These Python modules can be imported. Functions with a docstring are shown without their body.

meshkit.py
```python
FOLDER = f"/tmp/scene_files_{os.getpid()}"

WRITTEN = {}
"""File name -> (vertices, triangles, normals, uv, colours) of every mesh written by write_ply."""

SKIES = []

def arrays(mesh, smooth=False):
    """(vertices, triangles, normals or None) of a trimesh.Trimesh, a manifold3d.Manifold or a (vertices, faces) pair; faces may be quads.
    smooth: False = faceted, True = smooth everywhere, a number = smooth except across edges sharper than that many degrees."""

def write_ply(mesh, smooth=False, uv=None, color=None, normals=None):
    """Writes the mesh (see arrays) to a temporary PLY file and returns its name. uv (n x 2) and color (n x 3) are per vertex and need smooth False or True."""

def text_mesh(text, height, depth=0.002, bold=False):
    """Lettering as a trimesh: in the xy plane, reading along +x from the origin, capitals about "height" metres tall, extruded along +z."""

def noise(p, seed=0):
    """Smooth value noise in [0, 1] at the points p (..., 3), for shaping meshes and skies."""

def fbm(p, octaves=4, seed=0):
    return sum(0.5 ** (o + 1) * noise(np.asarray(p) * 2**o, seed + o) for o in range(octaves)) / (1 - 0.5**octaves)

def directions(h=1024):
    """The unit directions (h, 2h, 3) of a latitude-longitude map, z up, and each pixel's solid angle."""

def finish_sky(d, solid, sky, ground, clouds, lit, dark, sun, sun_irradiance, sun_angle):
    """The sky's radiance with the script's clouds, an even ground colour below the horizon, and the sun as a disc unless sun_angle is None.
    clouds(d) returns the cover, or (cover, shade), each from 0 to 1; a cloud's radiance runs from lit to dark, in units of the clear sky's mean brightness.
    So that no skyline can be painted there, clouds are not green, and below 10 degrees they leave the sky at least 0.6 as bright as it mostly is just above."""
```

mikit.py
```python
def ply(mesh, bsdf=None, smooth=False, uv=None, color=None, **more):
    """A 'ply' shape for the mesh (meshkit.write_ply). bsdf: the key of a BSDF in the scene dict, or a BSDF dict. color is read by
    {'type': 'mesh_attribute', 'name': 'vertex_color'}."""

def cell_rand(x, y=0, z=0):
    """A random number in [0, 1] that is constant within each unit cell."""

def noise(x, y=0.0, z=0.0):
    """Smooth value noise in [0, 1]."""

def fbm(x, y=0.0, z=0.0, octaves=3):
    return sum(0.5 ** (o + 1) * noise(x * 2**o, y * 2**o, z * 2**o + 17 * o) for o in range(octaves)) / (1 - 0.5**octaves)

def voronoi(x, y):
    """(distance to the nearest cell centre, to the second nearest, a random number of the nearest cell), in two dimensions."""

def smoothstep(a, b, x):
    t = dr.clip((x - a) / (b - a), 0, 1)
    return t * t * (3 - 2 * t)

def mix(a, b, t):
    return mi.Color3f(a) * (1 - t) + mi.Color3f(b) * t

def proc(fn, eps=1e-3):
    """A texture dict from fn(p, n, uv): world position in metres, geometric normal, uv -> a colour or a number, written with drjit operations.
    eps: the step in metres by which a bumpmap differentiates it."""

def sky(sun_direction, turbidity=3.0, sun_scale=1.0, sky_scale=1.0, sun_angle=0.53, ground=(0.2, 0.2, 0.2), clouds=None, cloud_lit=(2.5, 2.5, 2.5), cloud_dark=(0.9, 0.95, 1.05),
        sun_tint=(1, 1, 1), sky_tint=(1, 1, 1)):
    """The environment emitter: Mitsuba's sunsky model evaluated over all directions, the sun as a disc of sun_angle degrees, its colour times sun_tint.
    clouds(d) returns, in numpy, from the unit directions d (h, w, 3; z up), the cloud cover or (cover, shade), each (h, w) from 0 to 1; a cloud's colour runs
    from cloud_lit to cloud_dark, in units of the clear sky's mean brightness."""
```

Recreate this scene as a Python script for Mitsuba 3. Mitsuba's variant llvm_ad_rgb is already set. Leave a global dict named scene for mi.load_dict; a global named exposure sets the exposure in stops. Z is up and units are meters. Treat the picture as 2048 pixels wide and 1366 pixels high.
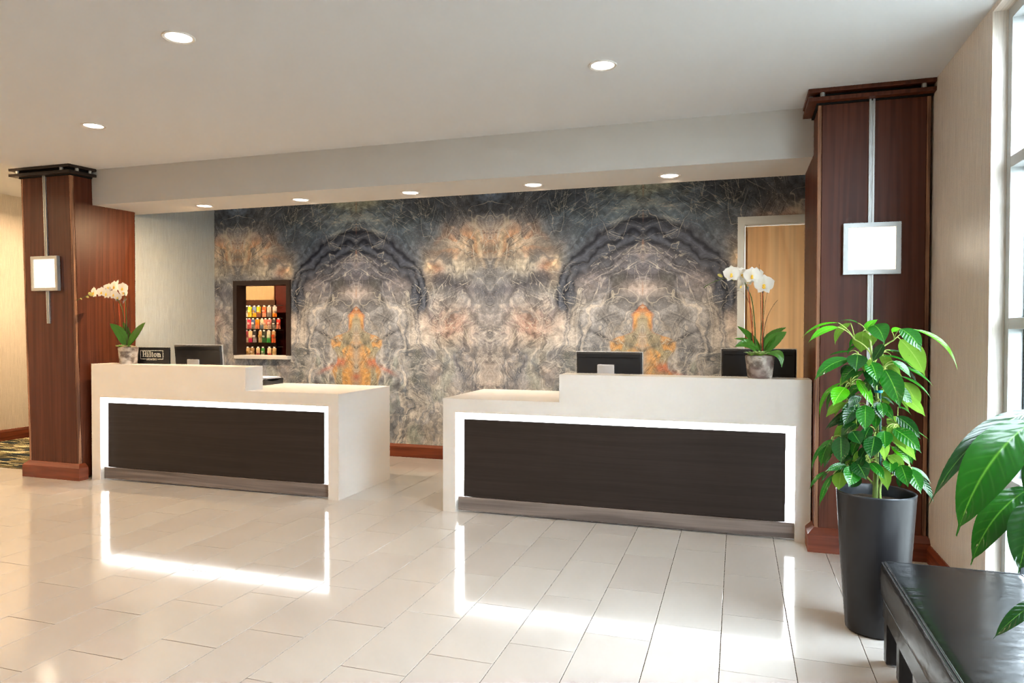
import math, random
import numpy as np
import trimesh
import drjit as dr
import mitsuba as mi
import mikit, meshkit
from scipy.spatial import ConvexHull
from shapely.geometry import Polygon, box as sbox
from shapely.ops import unary_union
import manifold3d as m3

scene, labels = {}, {}
T = mi.ScalarTransform4f

# ---------------------------------------------------------------- camera, sky, exposure
CAM_H = 1.42
YAW, PITCH, ROLL, FOCAL = 0.310111744, 0.0164250399, -0.00265678705, 1406.84


def camera_axes():
    cy, sy, cp, sp, cr, sr = (f(a) for a in (YAW, PITCH, ROLL) for f in (math.cos, math.sin))
    right, fwd = np.array([cy, sy, 0]), np.array([-sy * cp, cy * cp, -sp])
    down = np.cross(fwd, right)
    return right * cr + down * sr, -right * sr + down * cr, fwd


RIGHT, DOWN, FWD = camera_axes()
EYE = np.array([0, 0, CAM_H])
scene['camera'] = {
    'type': 'perspective', 'fov': 2 * math.degrees(math.atan(1024 / FOCAL)), 'fov_axis': 'x', 'near_clip': 0.05, 'far_clip': 200.0,
    'to_world': T().look_at(origin=EYE.tolist(), target=(EYE + FWD).tolist(), up=(-DOWN).tolist())}
exposure = 1.96
DIM = 0.25      # everything that emits is scaled by this, against the exposure
SKY, MAIN, SOFFIT, HALL, SHOP, COVE = 215.0, 8.5, 9.0, 30.0, 18.0, 24.0
scene['sky'] = mikit.sky((-0.5, -0.35, 0.8), turbidity=4.0, sun_scale=0.0, sky_scale=SKY * DIM, ground=(0.42, 0.42, 0.40),
                         clouds=lambda d: (np.full(d.shape[:2], 1.0), meshkit.fbm(d * 2.5, 3, 5) * 0.5),
                         cloud_lit=(0.85, 1.0, 1.12), cloud_dark=(0.71, 0.84, 0.95))

scene['sky']['sampling_weight'] = 12.0

WARM = np.array([1.0, 0.69, 0.40])
COOL = np.array([0.90, 0.97, 1.0])


# ---------------------------------------------------------------- colours and materials
def lin(r, g, b):
    return [((c / 255) / 12.92 if c <= 10 else ((c / 255 + 0.055) / 1.055) ** 2.4) for c in (r, g, b)]


def rgb(c):
    return {'type': 'rgb', 'value': [float(x) for x in c]}


def tex(c):
    return mikit.proc(c) if callable(c) else rgb(lin(*c))


def principled(name, colour, rough=0.5, spec=0.5, metal=0.0, bump=None, scale=0.0, eps=1e-3, **more):
    b = {'type': 'principled', 'base_color': tex(colour), 'roughness': rough, 'specular': spec, 'metallic': metal, **more}
    if bump is not None:
        b = {'type': 'bumpmap', 'arbitrary': mikit.proc(bump, eps), 'scale': scale, 'bsdf': b}
    scene['mat_' + name] = {'type': 'twosided', 'bsdf': b}
    return 'mat_' + name


def thin(name, colour, trans, rough=0.3):
    scene['mat_' + name] = {'type': 'principledthin', 'base_color': tex(colour), 'roughness': rough, 'diff_trans': trans, 'eta': 1.5, 'spec_trans': 0.0}
    return 'mat_' + name


def ss(a, b, x):
    return mikit.smoothstep(a, b, x)


def bell(x, w):
    return dr.exp(-dr.square(x / w))

def mural_colour(p, n, uv):
    """Book-matched marble: mirrored about x = -4.144, -2.525, -0.906; u runs from an ochre figure (0) to the pale face between (1.619)."""
    nz, fb, mix = mikit.noise, mikit.fbm, mikit.mix
    z = p.z
    k = (p.x + 0.906) / 3.238
    u = dr.abs(k - dr.floor(k + 0.5)) * 3.238
    a, b = fb(u * 1.7 + 3.1, z * 1.7, 1.0, 3) - 0.5, fb(u * 1.7 + 9.3, z * 1.7, 4.0, 3) - 0.5
    c, d = fb(u * 7 + 3.1, z * 7, 7.0, 3) - 0.5, fb(u * 7 + 9.3, z * 7, 9.0, 3) - 0.5
    U, Z = u + 0.20 * a + 0.10 * c, z + 0.20 * b + 0.10 * d
    V = 1.619 - U
    q = dr.power(dr.abs(U) / 0.84 + 1e-4, 2.4) + dr.power(dr.maximum(Z - 1.50, 0) / 0.92 + 1e-4, 2.4)
    arch = (dr.power(q, 1 / 2.4) - 1) * 0.84              # distance outside the dark arch
    med = fb(U * 3.2, Z * 3.2, 2.0, 4)
    fine = fb(u * 26 + 6 * a, z * 26 + 6 * b, 3.0, 3)
    flow = fb((arch + 0.22 * c + 0.1 * a) * 13, U * 1.2 + d, 5.0, 4)  # bands that follow the arches
    # ground tones
    col = mix(lin(104, 102, 100), lin(142, 134, 126), ss(0.35, 0.65, med))
    col = mix(col, lin(168, 154, 138), ss(0.48, 0.60, flow) * ss(1.95, 1.5, Z) * 0.9)
    col = mix(col, lin(84, 80, 78), ss(0.44, 0.34, fb(U * 2.3 + 4, Z * 2.8, 31.0, 4)) * 0.75)
    col = mix(col, lin(122, 122, 108), ss(0.5, 0.72, fb(U * 4.1 + 5, Z * 4.1, 8.0, 3)) * ss(1.5, 1.0, Z) * 0.8)
    # above the arch: green grey, darker towards the top
    over = ss(0.02, 0.16, arch)
    g = mix(lin(92, 102, 104), lin(128, 130, 122), ss(0.42, 0.66, flow))
    g = mix(g, lin(72, 84, 92), ss(0.35, 0.65, fb(U * 2.4 + 1, Z * 2.4, 6.0, 3)) * 0.8)
    col = mix(col, g, over * ss(0.45, 0.75, V + 0.25 * (Z - 2.2)))
    # inside the arch: mauve brown
    ins = ss(-0.02, -0.14, arch) * ss(1.66, 1.95, Z)
    col = mix(col, mix(lin(92, 86, 88), lin(126, 112, 106), ss(0.4, 0.65, med)), ins * 0.9)
    col = mix(col, lin(76, 74, 66), bell(U - 0.27, 0.11) * bell(Z - 1.9, 0.08) * 0.8)
    col = mix(col, lin(172, 152, 136), bell(U, 0.24) * bell(Z - 1.80, 0.07) * 0.75)
    # the dark arch itself, two bands
    # between the arches: dark shoulder, tan glow and cream antlers
    top = ss(2.50, 2.72, Z - 0.10 * V) * ss(1.3, 1.0, V)
    col = mix(col, lin(78, 82, 86), top * 0.85)
    col = mix(col, lin(112, 122, 132), ss(0.0, 0.10, Z - 2.72 - 0.55 * V) * ss(0.35, 0.2, V) * 0.8)
    col = mix(col, lin(148, 146, 122), ss(0.0, 0.10, Z - 2.62 - 0.6 * U) * ss(0.35, 0.2, U) * 0.8)
    tan = bell(dr.sqrt(dr.square((V - 0.24) / 0.42) + dr.square((Z - 2.36) / 0.20)), 0.9)
    col = mix(col, mix(lin(174, 146, 116), lin(180, 126, 78), ss(0.42, 0.60, fb(U * 6, Z * 8, 11.0, 3))), tan * 0.95)
    col = mix(col, lin(168, 152, 126), bell(V - 0.35, 0.35) * bell(Z - 2.12, 0.13) * 0.6)
    col = mix(col, lin(226, 196, 158), bell(V - (Z - 2.02) * 0.26, 0.03) * ss(2.02, 2.1, Z) * ss(2.62, 2.45, Z) * 0.8)
    col = mix(col, lin(168, 108, 72), bell(dr.sqrt(dr.square(V - 0.62) + dr.square(Z - 2.08)), 0.07) * 0.8)
    col = mix(col, lin(222, 186, 140), bell(V - 0.70, 0.07) * bell(Z - 2.05, 0.16) * 0.7)
    low = bell(Z - (1.78 + 0.32 * V), 0.085) * ss(0.85, 0.62, V)
    col = mix(col, lin(74, 70, 74), low * 0.85)
    col = mix(col, mix(lin(184, 152, 124), lin(158, 116, 92), ss(0.45, 0.62, fb(U * 5, Z * 7, 13.0, 3))), bell(V - 0.45, 0.28) * bell(Z - 1.45, 0.22) * 0.75)
    col = mix(col, lin(112, 102, 98), bell(V, 0.13) * ss(1.75, 1.6, Z) * 0.7)
    col = mix(col, mix(lin(122, 112, 106), lin(158, 140, 124), ss(0.4, 0.6, flow)), bell(V, 0.42) * ss(1.3, 1.05, Z) * 0.7)
    col = mix(col, lin(84, 82, 86), bell(dr.sqrt(dr.square(V) + dr.square(Z - 1.18)) - 0.42, 0.035) * ss(1.2, 1.0, Z) * 0.7)
    # dark feet between figure and face
    col = mix(col, lin(78, 80, 78), bell(U - 0.75, 0.16) * bell(Z - 0.98, 0.15) * 0.75)
    col = mix(col, lin(176, 152, 134), bell(U - 0.92, 0.10) * bell(Z - 0.95, 0.14) * 0.7)
    mid = fb(U * 8 + 3 * d, Z * 9 - 2 * c, 51.0, 4)
    col = col * (0.72 + 0.56 * ss(0.30, 0.70, mid))
    col = mix(col, lin(178, 162, 144), ss(0.56, 0.66, fb(U * 6 + 2 * c, Z * 6 + 11, 53.0, 4)) * ss(1.9, 1.5, Z) * 0.35)
    col = mix(col, lin(78, 80, 84), ss(0.57, 0.70, fb(U * 5 + 21, Z * 7 + 3 * d, 55.0, 4)) * 0.45)
    band = bell(arch + 0.01, 0.12) * ss(1.45, 1.75, Z)
    col = mix(col, mix(lin(28, 31, 39), lin(74, 76, 82), 0.5 + 0.5 * dr.sin(arch * 62 + 6 * c)), dr.minimum(band * 1.7, 1) * (0.85 + 0.15 * ss(0.3, 0.5, mid)))
    # the ochre figure
    fu, fz = u + 0.05 * c, z + 0.05 * d
    w = 0.11 * ss(1.72, 1.58, fz) + 0.22 * ss(1.42, 1.30, fz) - 0.075 * ss(1.26, 1.12, fz) + 0.07 * ss(1.06, 0.95, fz) - 0.05 * ss(0.93, 0.84, fz)
    fig = ss(0.012, -0.03, fu - w) * ss(0.35, 0.6, fz)
    oc = mix(lin(184, 132, 72), lin(140, 124, 94), ss(0.40, 0.62, fb(u * 9, z * 6, 15.0, 3)))
    oc = mix(oc, lin(172, 88, 52), bell(fz - 1.04, 0.05) * ss(0.10, 0.18, fu) * 0.9)
    oc = mix(oc, lin(160, 94, 54), (bell(fz - 1.63, 0.04) + bell(w - fu, 0.025) * ss(1.3, 1.4, fz)) * 0.75)
    oc = mix(oc, lin(150, 138, 124), bell(u, 0.05) * ss(1.58, 1.4, fz) * 0.7)
    oc = mix(oc, lin(104, 96, 80), bell(fz - (1.20 + 0.5 * fu), 0.025) * ss(0.3, 0.2, fu) * 0.7)
    oc = mix(oc, lin(170, 92, 60), bell(u, 0.05) * bell(fz - 0.87, 0.05))
    col = mix(col, oc, fig * (0.85 + 0.15 * ss(0.3, 0.55, mid)))
    col = mix(col, lin(176, 100, 76), bell(fu - 0.33 - 1.6 * (1.0 - fz), 0.06) * bell(fz - 0.97, 0.05) * 0.7)
    col = mix(col, lin(52, 50, 52), bell(fz - (1.29 + 0.42 * (fu - 0.24)), 0.022) * ss(0.2, 0.27, fu) * ss(0.62, 0.45, fu) * 0.75)
    # fibres, cream veins, dark cracks, specks
    st = fb((arch + 0.10 * c + 0.05 * a) * 46, U * 3.0 + Z, 21.0, 3)
    col = col * (0.62 + 0.76 * st) * (0.72 + 0.56 * fine) * (0.86 + 0.28 * nz(u * 110, z * 110, 4.0))
    e = fb(u * 3 + 1.6 * a, z * 3 + 1.6 * b, 17.0, 4) - 0.5
    col = mix(col, lin(206, 190, 164), bell(e, 0.005) * 0.45 * ss(0.4, 0.6, fb(u * 3, z * 3, 23.0, 2)))
    for i, (co, si, l) in enumerate(((0.5, 0.87, 5), (0.87, -0.5, 6), (0.2, -0.98, 4), (0.95, 0.3, 7))):
        s, t = (u + 0.03 * c + 0.1 * a) * co + (z + 0.03 * d + 0.1 * b) * si, (z + 0.03 * d + 0.1 * b) * co - (u + 0.03 * c + 0.1 * a) * si
        h = fb(s * l * 0.35 + 31 * i, t * l * 3.0, 33.0 + i, 3) - 0.5
        m = ss(0.44, 0.62, fb(s * 2.5 + 7 * i, t * 2.5, 41.0, 2))
        col = mix(col, lin(204, 190, 168), bell(h, 0.008) * 0.5 * m)
        if i < 2:
            col = mix(col, lin(34, 34, 37), bell(h + 0.09, 0.012) * 0.5 * m)
    col = mix(col, lin(226, 204, 170), ss(0.86, 0.95, nz(u * 110, z * 110, 2.0)) * 0.25 * ss(0.35, 0.6, med))
    return dr.maximum(col * mi.Color3f(1.02, 1.15, 1.32), 0.004)


def wood_fn(dark, light, sx, sz, vertical=True):
    dark, light = lin(*dark), lin(*light)

    def fn(p, n, uv):
        a, b = (p.x + p.y, p.z) if vertical else (p.z, p.x + p.y)
        w = mikit.fbm(a * 3, b * 0.7, 2.0, 2)
        g = mikit.fbm(a * sx + 4 * w, b * sz, 5.0, 3)
        f = mikit.noise(a * sx * 6, b * sz * 3, 9.0)
        return mikit.mix(dark, light, ss(0.30, 0.72, g * 0.75 + 0.25 * w)) * (0.91 + 0.18 * f)
    return fn


def paper_fn(colour, amount=0.16):
    colour = lin(*colour)

    def fn(p, n, uv):
        s = p.x * dr.abs(n.y) + p.y * dr.abs(n.x) + p.x * dr.abs(n.z)
        g = mikit.noise(s * 330, p.z * 14, 1.0) * 0.5 + mikit.noise(s * 150, p.z * 7, 3.0) * 0.3 + mikit.noise(s * 700, p.z * 60, 5.0) * 0.2
        return mi.Color3f(colour) * (1 - amount + 2 * amount * g)
    return fn


def paper_bump(p, n, uv):
    s = p.x * dr.abs(n.y) + p.y * dr.abs(n.x)
    return mikit.noise(s * 300, p.z * 14, 1.0)


def tile_colour(p, n, uv):
    i = dr.floor((p.x + 0.0625) / 0.3052)
    j = dr.floor((p.y - 4.267 - 0.2135 * i) / 0.61)
    r = mikit.cell_rand(i, j, 3)
    c = mikit.mix(lin(207, 203, 198), lin(211, 208, 203), r)
    m = mikit.fbm(p.x * 3 + 7 * r, p.y * 3, 2.0, 3)
    return c * (0.975 + 0.05 * m)


def carpet_colour(p, n, uv):
    g = mikit.fbm(p.x * 2.5, p.y * 12, 1.0, 4)
    h = mikit.fbm(p.x * 4 + 3, p.y * 22, 6.0, 3)
    c = mikit.mix(lin(38, 40, 34), lin(88, 80, 56), ss(0.36, 0.60, g))
    c = mikit.mix(c, lin(24, 34, 42), ss(0.56, 0.66, h))
    return mikit.mix(c, lin(190, 178, 146), ss(0.62, 0.68, mikit.fbm(p.x * 5, p.y * 40 + 9, 3.0, 2)) * 0.8)


def concrete_colour(p, n, uv):
    m = mikit.fbm(p.x * 22, p.y * 22, p.z * 22, 4)
    k = mikit.fbm(p.x * 9 + 4, p.y * 9, p.z * 9, 2)
    c = mikit.mix(lin(96, 84, 74), lin(176, 166, 154), ss(0.32, 0.68, m))
    return mikit.mix(c, lin(92, 66, 60), ss(0.56, 0.72, k) * 0.6)


def leather_bump(p, n, uv):
    return mikit.fbm(p.x * 6 + 2 * mikit.noise(p.x * 9, p.y * 9), p.y * 42, p.z * 30, 3)


def leaf_fn(blade, rib):
    blade, rib = lin(*blade), lin(*rib)

    def fn(p, n, uv):
        a = dr.abs(uv.x - 0.5) * 2
        veins = bell(dr.abs((uv.y * 9 - a * 1.6) - dr.floor(uv.y * 9 - a * 1.6) - 0.5), 0.09) * 0.07 * ss(1.0, 0.5, a)
        c = mi.Color3f(blade) * (0.86 + 0.28 * mikit.fbm(p.x * 16, p.y * 16, p.z * 16, 2))
        return mikit.mix(c, rib, dr.minimum(bell(a, 0.045) * 0.7 + veins, 1))
    return fn


def leaf_bump(p, n, uv):
    a = dr.abs(uv.x - 0.5) * 2
    return 0.5 + 0.5 * dr.sin((uv.y * 9 - a * 1.6) * 6.2832)


def glossy_leaf(name, colour, trans):
    g = {'type': 'bumpmap', 'arbitrary': mikit.proc(leaf_bump, 1e-3), 'scale': 0.0007, 'bsdf': {'type': 'principled', 'base_color': tex(colour), 'roughness': 0.15, 'specular': 0.7}}
    t = {'type': 'principledthin', 'base_color': tex(colour), 'roughness': 0.4, 'diff_trans': trans, 'eta': 1.5, 'spec_trans': 0.0}
    scene['mat_' + name] = {'type': 'blendbsdf', 'weight': 0.72, 'bsdf_0': t, 'bsdf_1': {'type': 'twosided', 'bsdf': g}}
    return 'mat_' + name


def soil_colour(p, n, uv):
    return mikit.mix(lin(22, 18, 15), lin(70, 58, 46), mikit.fbm(p.x * 90, p.y * 90, p.z * 90, 3))


def moss_colour(p, n, uv):
    return mikit.mix(lin(84, 74, 56), lin(168, 152, 124), mikit.fbm(p.x * 120, p.y * 120, p.z * 120, 3))


def succulent_fn(p, n, uv):
    return mikit.mix(lin(110, 150, 60), lin(196, 214, 150), ss(0.3, 1.0, uv.y))


def petal_fn(p, n, uv):
    return mikit.mix(lin(246, 244, 236), lin(232, 226, 205), bell(uv.y, 0.22) * 0.6)


scene['mat_tile'] = {'type': 'roughplastic', 'distribution': 'ggx', 'alpha': 0.007, 'int_ior': 1.52, 'nonlinear': True, 'diffuse_reflectance': mikit.proc(tile_colour)}
M = {
    'tile': 'mat_tile',
    'grout': principled('grout', (66, 58, 51), 0.8, 0.2),
    'carpet': principled('carpet', carpet_colour, 0.95, 0.1),
    'ceiling': principled('ceiling', (190, 190, 189), 0.85, 0.2),
    'beam': principled('beam', (186, 182, 175), 0.8, 0.2),
    'paper': principled('paper', paper_fn((198, 188, 176)), 0.34, 0.7, bump=paper_bump, scale=0.0006, eps=4e-4),
    'paper_grey': principled('paper_grey', paper_fn((176, 182, 180)), 0.45, 0.4, bump=paper_bump, scale=0.0006, eps=4e-4),
    'plain': principled('plain', (196, 190, 180), 0.8, 0.2),
    'mural': principled('mural', mural_colour, 0.62, 0.25),
    'mahogany': principled('mahogany', wood_fn((68, 30, 14), (84, 40, 19), 60, 1.4), 0.42, 0.30),
    'edge_strip': principled('edge_strip', wood_fn((84, 52, 34), (150, 108, 80), 60, 3.0), 0.5, 0.3),
    'baseboard': principled('baseboard', wood_fn((88, 38, 20), (112, 53, 29), 34, 2.0, False), 0.38, 0.45),
    'dark_wood': principled('dark_wood', wood_fn((37, 30, 26), (42, 34, 30), 60, 1.2, False), 0.40, 0.25),
    'kick_wood': principled('kick_wood', wood_fn((84, 74, 68), (118, 106, 98), 40, 1.2, False), 0.45, 0.4),
    'door_wood': principled('door_wood', wood_fn((218, 176, 126), (238, 204, 158), 9, 0.35), 0.45, 0.4),
    'solid_white': principled('solid_white', (224, 221, 216), 0.22, 0.5),
    'white_paint': principled('white_paint', (206, 212, 210), 0.35, 0.5),
    'window_metal': principled('window_metal', (176, 180, 180), 0.4, 0.5, metal=0.2),
    'gasket': principled('gasket', (26, 32, 36), 0.5, 0.3),
    'aluminium': principled('aluminium', (176, 178, 176), 0.38, 0.5, metal=0.75),
    'dark_frame': principled('dark_frame', (44, 31, 25), 0.4, 0.4),
    'red_panel': principled('red_panel', (70, 16, 10), 0.5, 0.3),
    'black_plastic': principled('black_plastic', (26, 27, 29), 0.35, 0.5),
    'black_gap': principled('black_gap', (14, 11, 10), 0.7, 0.2),
    'silver_plastic': principled('silver_plastic', (206, 208, 212), 0.35, 0.5),
    'sign_black': principled('sign_black', (19, 19, 20), 0.4, 0.4),
    'sign_white': principled('sign_white', (226, 222, 214), 0.6, 0.2),
    'sign_edge': principled('sign_edge', (196, 206, 214), 0.2, 0.5),
    'paper_white': principled('paper_white', (232, 234, 240), 0.8, 0.1),
    'leather': principled('leather', (9, 10, 11), 0.24, 0.38, bump=leather_bump, scale=0.0035, eps=2e-3),
    'piping': principled('piping', (26, 27, 28), 0.3, 0.5),
    'bench_leg': principled('bench_leg', (24, 21, 19), 0.35, 0.4),
    'planter': principled('planter', (25, 24, 25), 0.30, 0.38),
    'planter_rim': principled('planter_rim', (30, 33, 36), 0.25, 0.5),
    'soil': principled('soil', soil_colour, 0.95, 0.1),
    'moss': principled('moss', moss_colour, 0.95, 0.1),
    'stem_green': principled('stem_green', (120, 142, 72), 0.5, 0.3),
    'stalk': principled('stalk', (128, 146, 70), 0.5, 0.3),
    'stake_green': principled('stake_green', (22, 62, 52), 0.4, 0.4),
    'tie_teal': principled('tie_teal', (16, 122, 136), 0.4, 0.4),
    'concrete': principled('concrete', concrete_colour, 0.8, 0.25),
    'orchid_stem': principled('orchid_stem', (66, 84, 42), 0.5, 0.3),
    'stake_red': principled('stake_red', (150, 62, 34), 0.5, 0.3),
    'twig': principled('twig', (62, 40, 30), 0.7, 0.2),
    'clip_grey': principled('clip_grey', (110, 116, 120), 0.4, 0.5),
    'bud': principled('bud', (190, 182, 104), 0.5, 0.3),
    'lip': principled('lip', (226, 186, 70), 0.6, 0.2),
    'lens': principled('lens', (240, 236, 226), 0.4, 0.3),
    'trim_white': principled('trim_white', (206, 204, 198), 0.4, 0.4),
    'rack': principled('rack', (58, 34, 22), 0.5, 0.3),
    'shop_wall': principled('shop_wall', paper_fn((206, 176, 136), 0.10), 0.6, 0.3),
    'asphalt': principled('asphalt', (128, 128, 124), 0.9, 0.1),
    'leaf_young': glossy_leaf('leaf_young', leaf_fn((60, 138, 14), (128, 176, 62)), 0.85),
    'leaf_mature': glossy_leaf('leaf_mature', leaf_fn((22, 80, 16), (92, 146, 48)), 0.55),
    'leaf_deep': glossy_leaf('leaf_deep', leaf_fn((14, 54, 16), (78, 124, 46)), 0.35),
    'leaf_under': thin('leaf_under', leaf_fn((104, 144, 50), (138, 166, 80)), 0.8, 0.5),
    'orchid_leaf': glossy_leaf('orchid_leaf', leaf_fn((62, 108, 36), (72, 118, 44)), 0.4),
    'petal': thin('petal', petal_fn, 0.7, 0.6),
    'succulent': thin('succulent', succulent_fn, 0.4, 0.5),
}
scene['mat_glass'] = {'type': 'thindielectric', 'int_ior': 1.5}
M['glass'] = 'mat_glass'
scene['mat_bag'] = {'type': 'twosided', 'bsdf': {'type': 'principled', 'base_color': {'type': 'mesh_attribute', 'name': 'vertex_color'}, 'roughness': 0.35, 'specular': 0.5}}
M['bag'] = 'mat_bag'


# ---------------------------------------------------------------- mesh helpers
def key_for(name):
    if not any(k == name or k.startswith(name + '__') for k in scene) and name not in labels:
        return name
    i = 1
    while any(k == f'{name}_{i:03d}' or k.startswith(f'{name}_{i:03d}__') for k in scene) or f'{name}_{i:03d}' in labels:
        i += 1
    return f'{name}_{i:03d}'


counters = {}


def thing(name, label, category, group=None):
    key = key_for(name)
    labels[key] = {'label': label, 'category': category}
    if group:
        labels[key]['group'] = group
    return key


def structure(name, mesh, mat, smooth=False, label=None, **more):
    scene[name] = mikit.ply(mesh, M[mat], smooth, **more)
    labels[name] = {'kind': 'structure'}
    if label:
        labels[name]['label'] = label
    return name


def part(parent, name, mesh, mat, smooth=False, label=None, emit=None, kind=None, weight=1.0, **more):
    """One more piece of parent, numbered from the second on."""
    base = f'{parent}__{name}'
    n = counters.get(base, 0)
    counters[base] = n + 1
    key = base if n == 0 else f'{base}_{n:03d}'
    if emit is not None:
        more['emitter'] = {'type': 'area', 'sampling_weight': weight, 'radiance': emit if isinstance(emit, dict) else rgb(np.array(emit) * DIM)}
    scene[key] = mikit.ply(mesh, M[mat], smooth, **more)
    if label or kind:
        labels[key] = {k: v for k, v in (('label', label), ('kind', kind)) if v}
    return key


def cat(*meshes):
    vs, fs, o = [], [], 0
    for m in meshes:
        v, f, _ = meshkit.arrays(m)
        vs.append(v); fs.append(f + o); o += len(v)
    return np.vstack(vs), np.vstack(fs)


def hull(points):
    h = ConvexHull(points)
    c = points.mean(0)
    f = h.simplices.copy()
    p = points
    nrm = np.cross(p[f[:, 1]] - p[f[:, 0]], p[f[:, 2]] - p[f[:, 0]])
    flip = ((p[f].mean(1) - c) * nrm).sum(1) < 0
    f[flip] = f[flip][:, ::-1]
    return trimesh.Trimesh(p, f, process=True)


def box(x0, x1, y0, y1, z0, z1, bev=0.0):
    if bev <= 0:
        v = np.array([[x, y, z] for x in (x0, x1) for y in (y0, y1) for z in (z0, z1)], float)
        f = np.array([[0, 1, 3], [0, 3, 2], [4, 6, 7], [4, 7, 5], [0, 4, 5], [0, 5, 1], [2, 3, 7], [2, 7, 6], [0, 2, 6], [0, 6, 4], [1, 5, 7], [1, 7, 3]])
        return v, f
    pts = []
    for x, sx in ((x0, 1), (x1, -1)):
        for y, sy in ((y0, 1), (y1, -1)):
            for z, sz in ((z0, 1), (z1, -1)):
                pts += [(x + sx * bev, y + sy * bev, z), (x + sx * bev, y, z + sz * bev), (x, y + sy * bev, z + sz * bev)]
    return hull(np.array(pts))


def moved(mesh, at=(0, 0, 0), rz=0.0, rx=0.0, ry=0.0, pivot=(0, 0, 0)):
    v, f, _ = meshkit.arrays(mesh)
    r = np.array(T().rotate([0, 0, 1], math.degrees(rz)).rotate([1, 0, 0], math.degrees(rx)).rotate([0, 1, 0], math.degrees(ry)).matrix)[:3, :3]
    return (v - np.array(pivot)) @ r.T + np.array(pivot) + np.array(at), f


def man(x0, x1, y0, y1, z0, z1):
    return m3.Manifold.cube([x1 - x0, y1 - y0, z1 - z0]).translate([x0, y0, z0])


def lathe(profile, n=40, at=(0, 0, 0)):
    """profile: (radius, z) points, from the outside bottom round to the inside; closed to the axis where the radius is 0."""
    pr = np.array(profile, float)
    a = np.arange(n) / n * 2 * np.pi
    v = np.stack([pr[:, None, 0] * np.cos(a), pr[:, None, 0] * np.sin(a), np.repeat(pr[:, 1:2], n, 1)], -1).reshape(-1, 3) + np.array(at)
    f = []
    for i in range(len(pr) - 1):
        for j in range(n):
            k = (j + 1) % n
            q = (i * n + j, i * n + k, (i + 1) * n + k, (i + 1) * n + j)
            f += [q[:3], (q[0], q[2], q[3])]
    return v, np.array(f)


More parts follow.
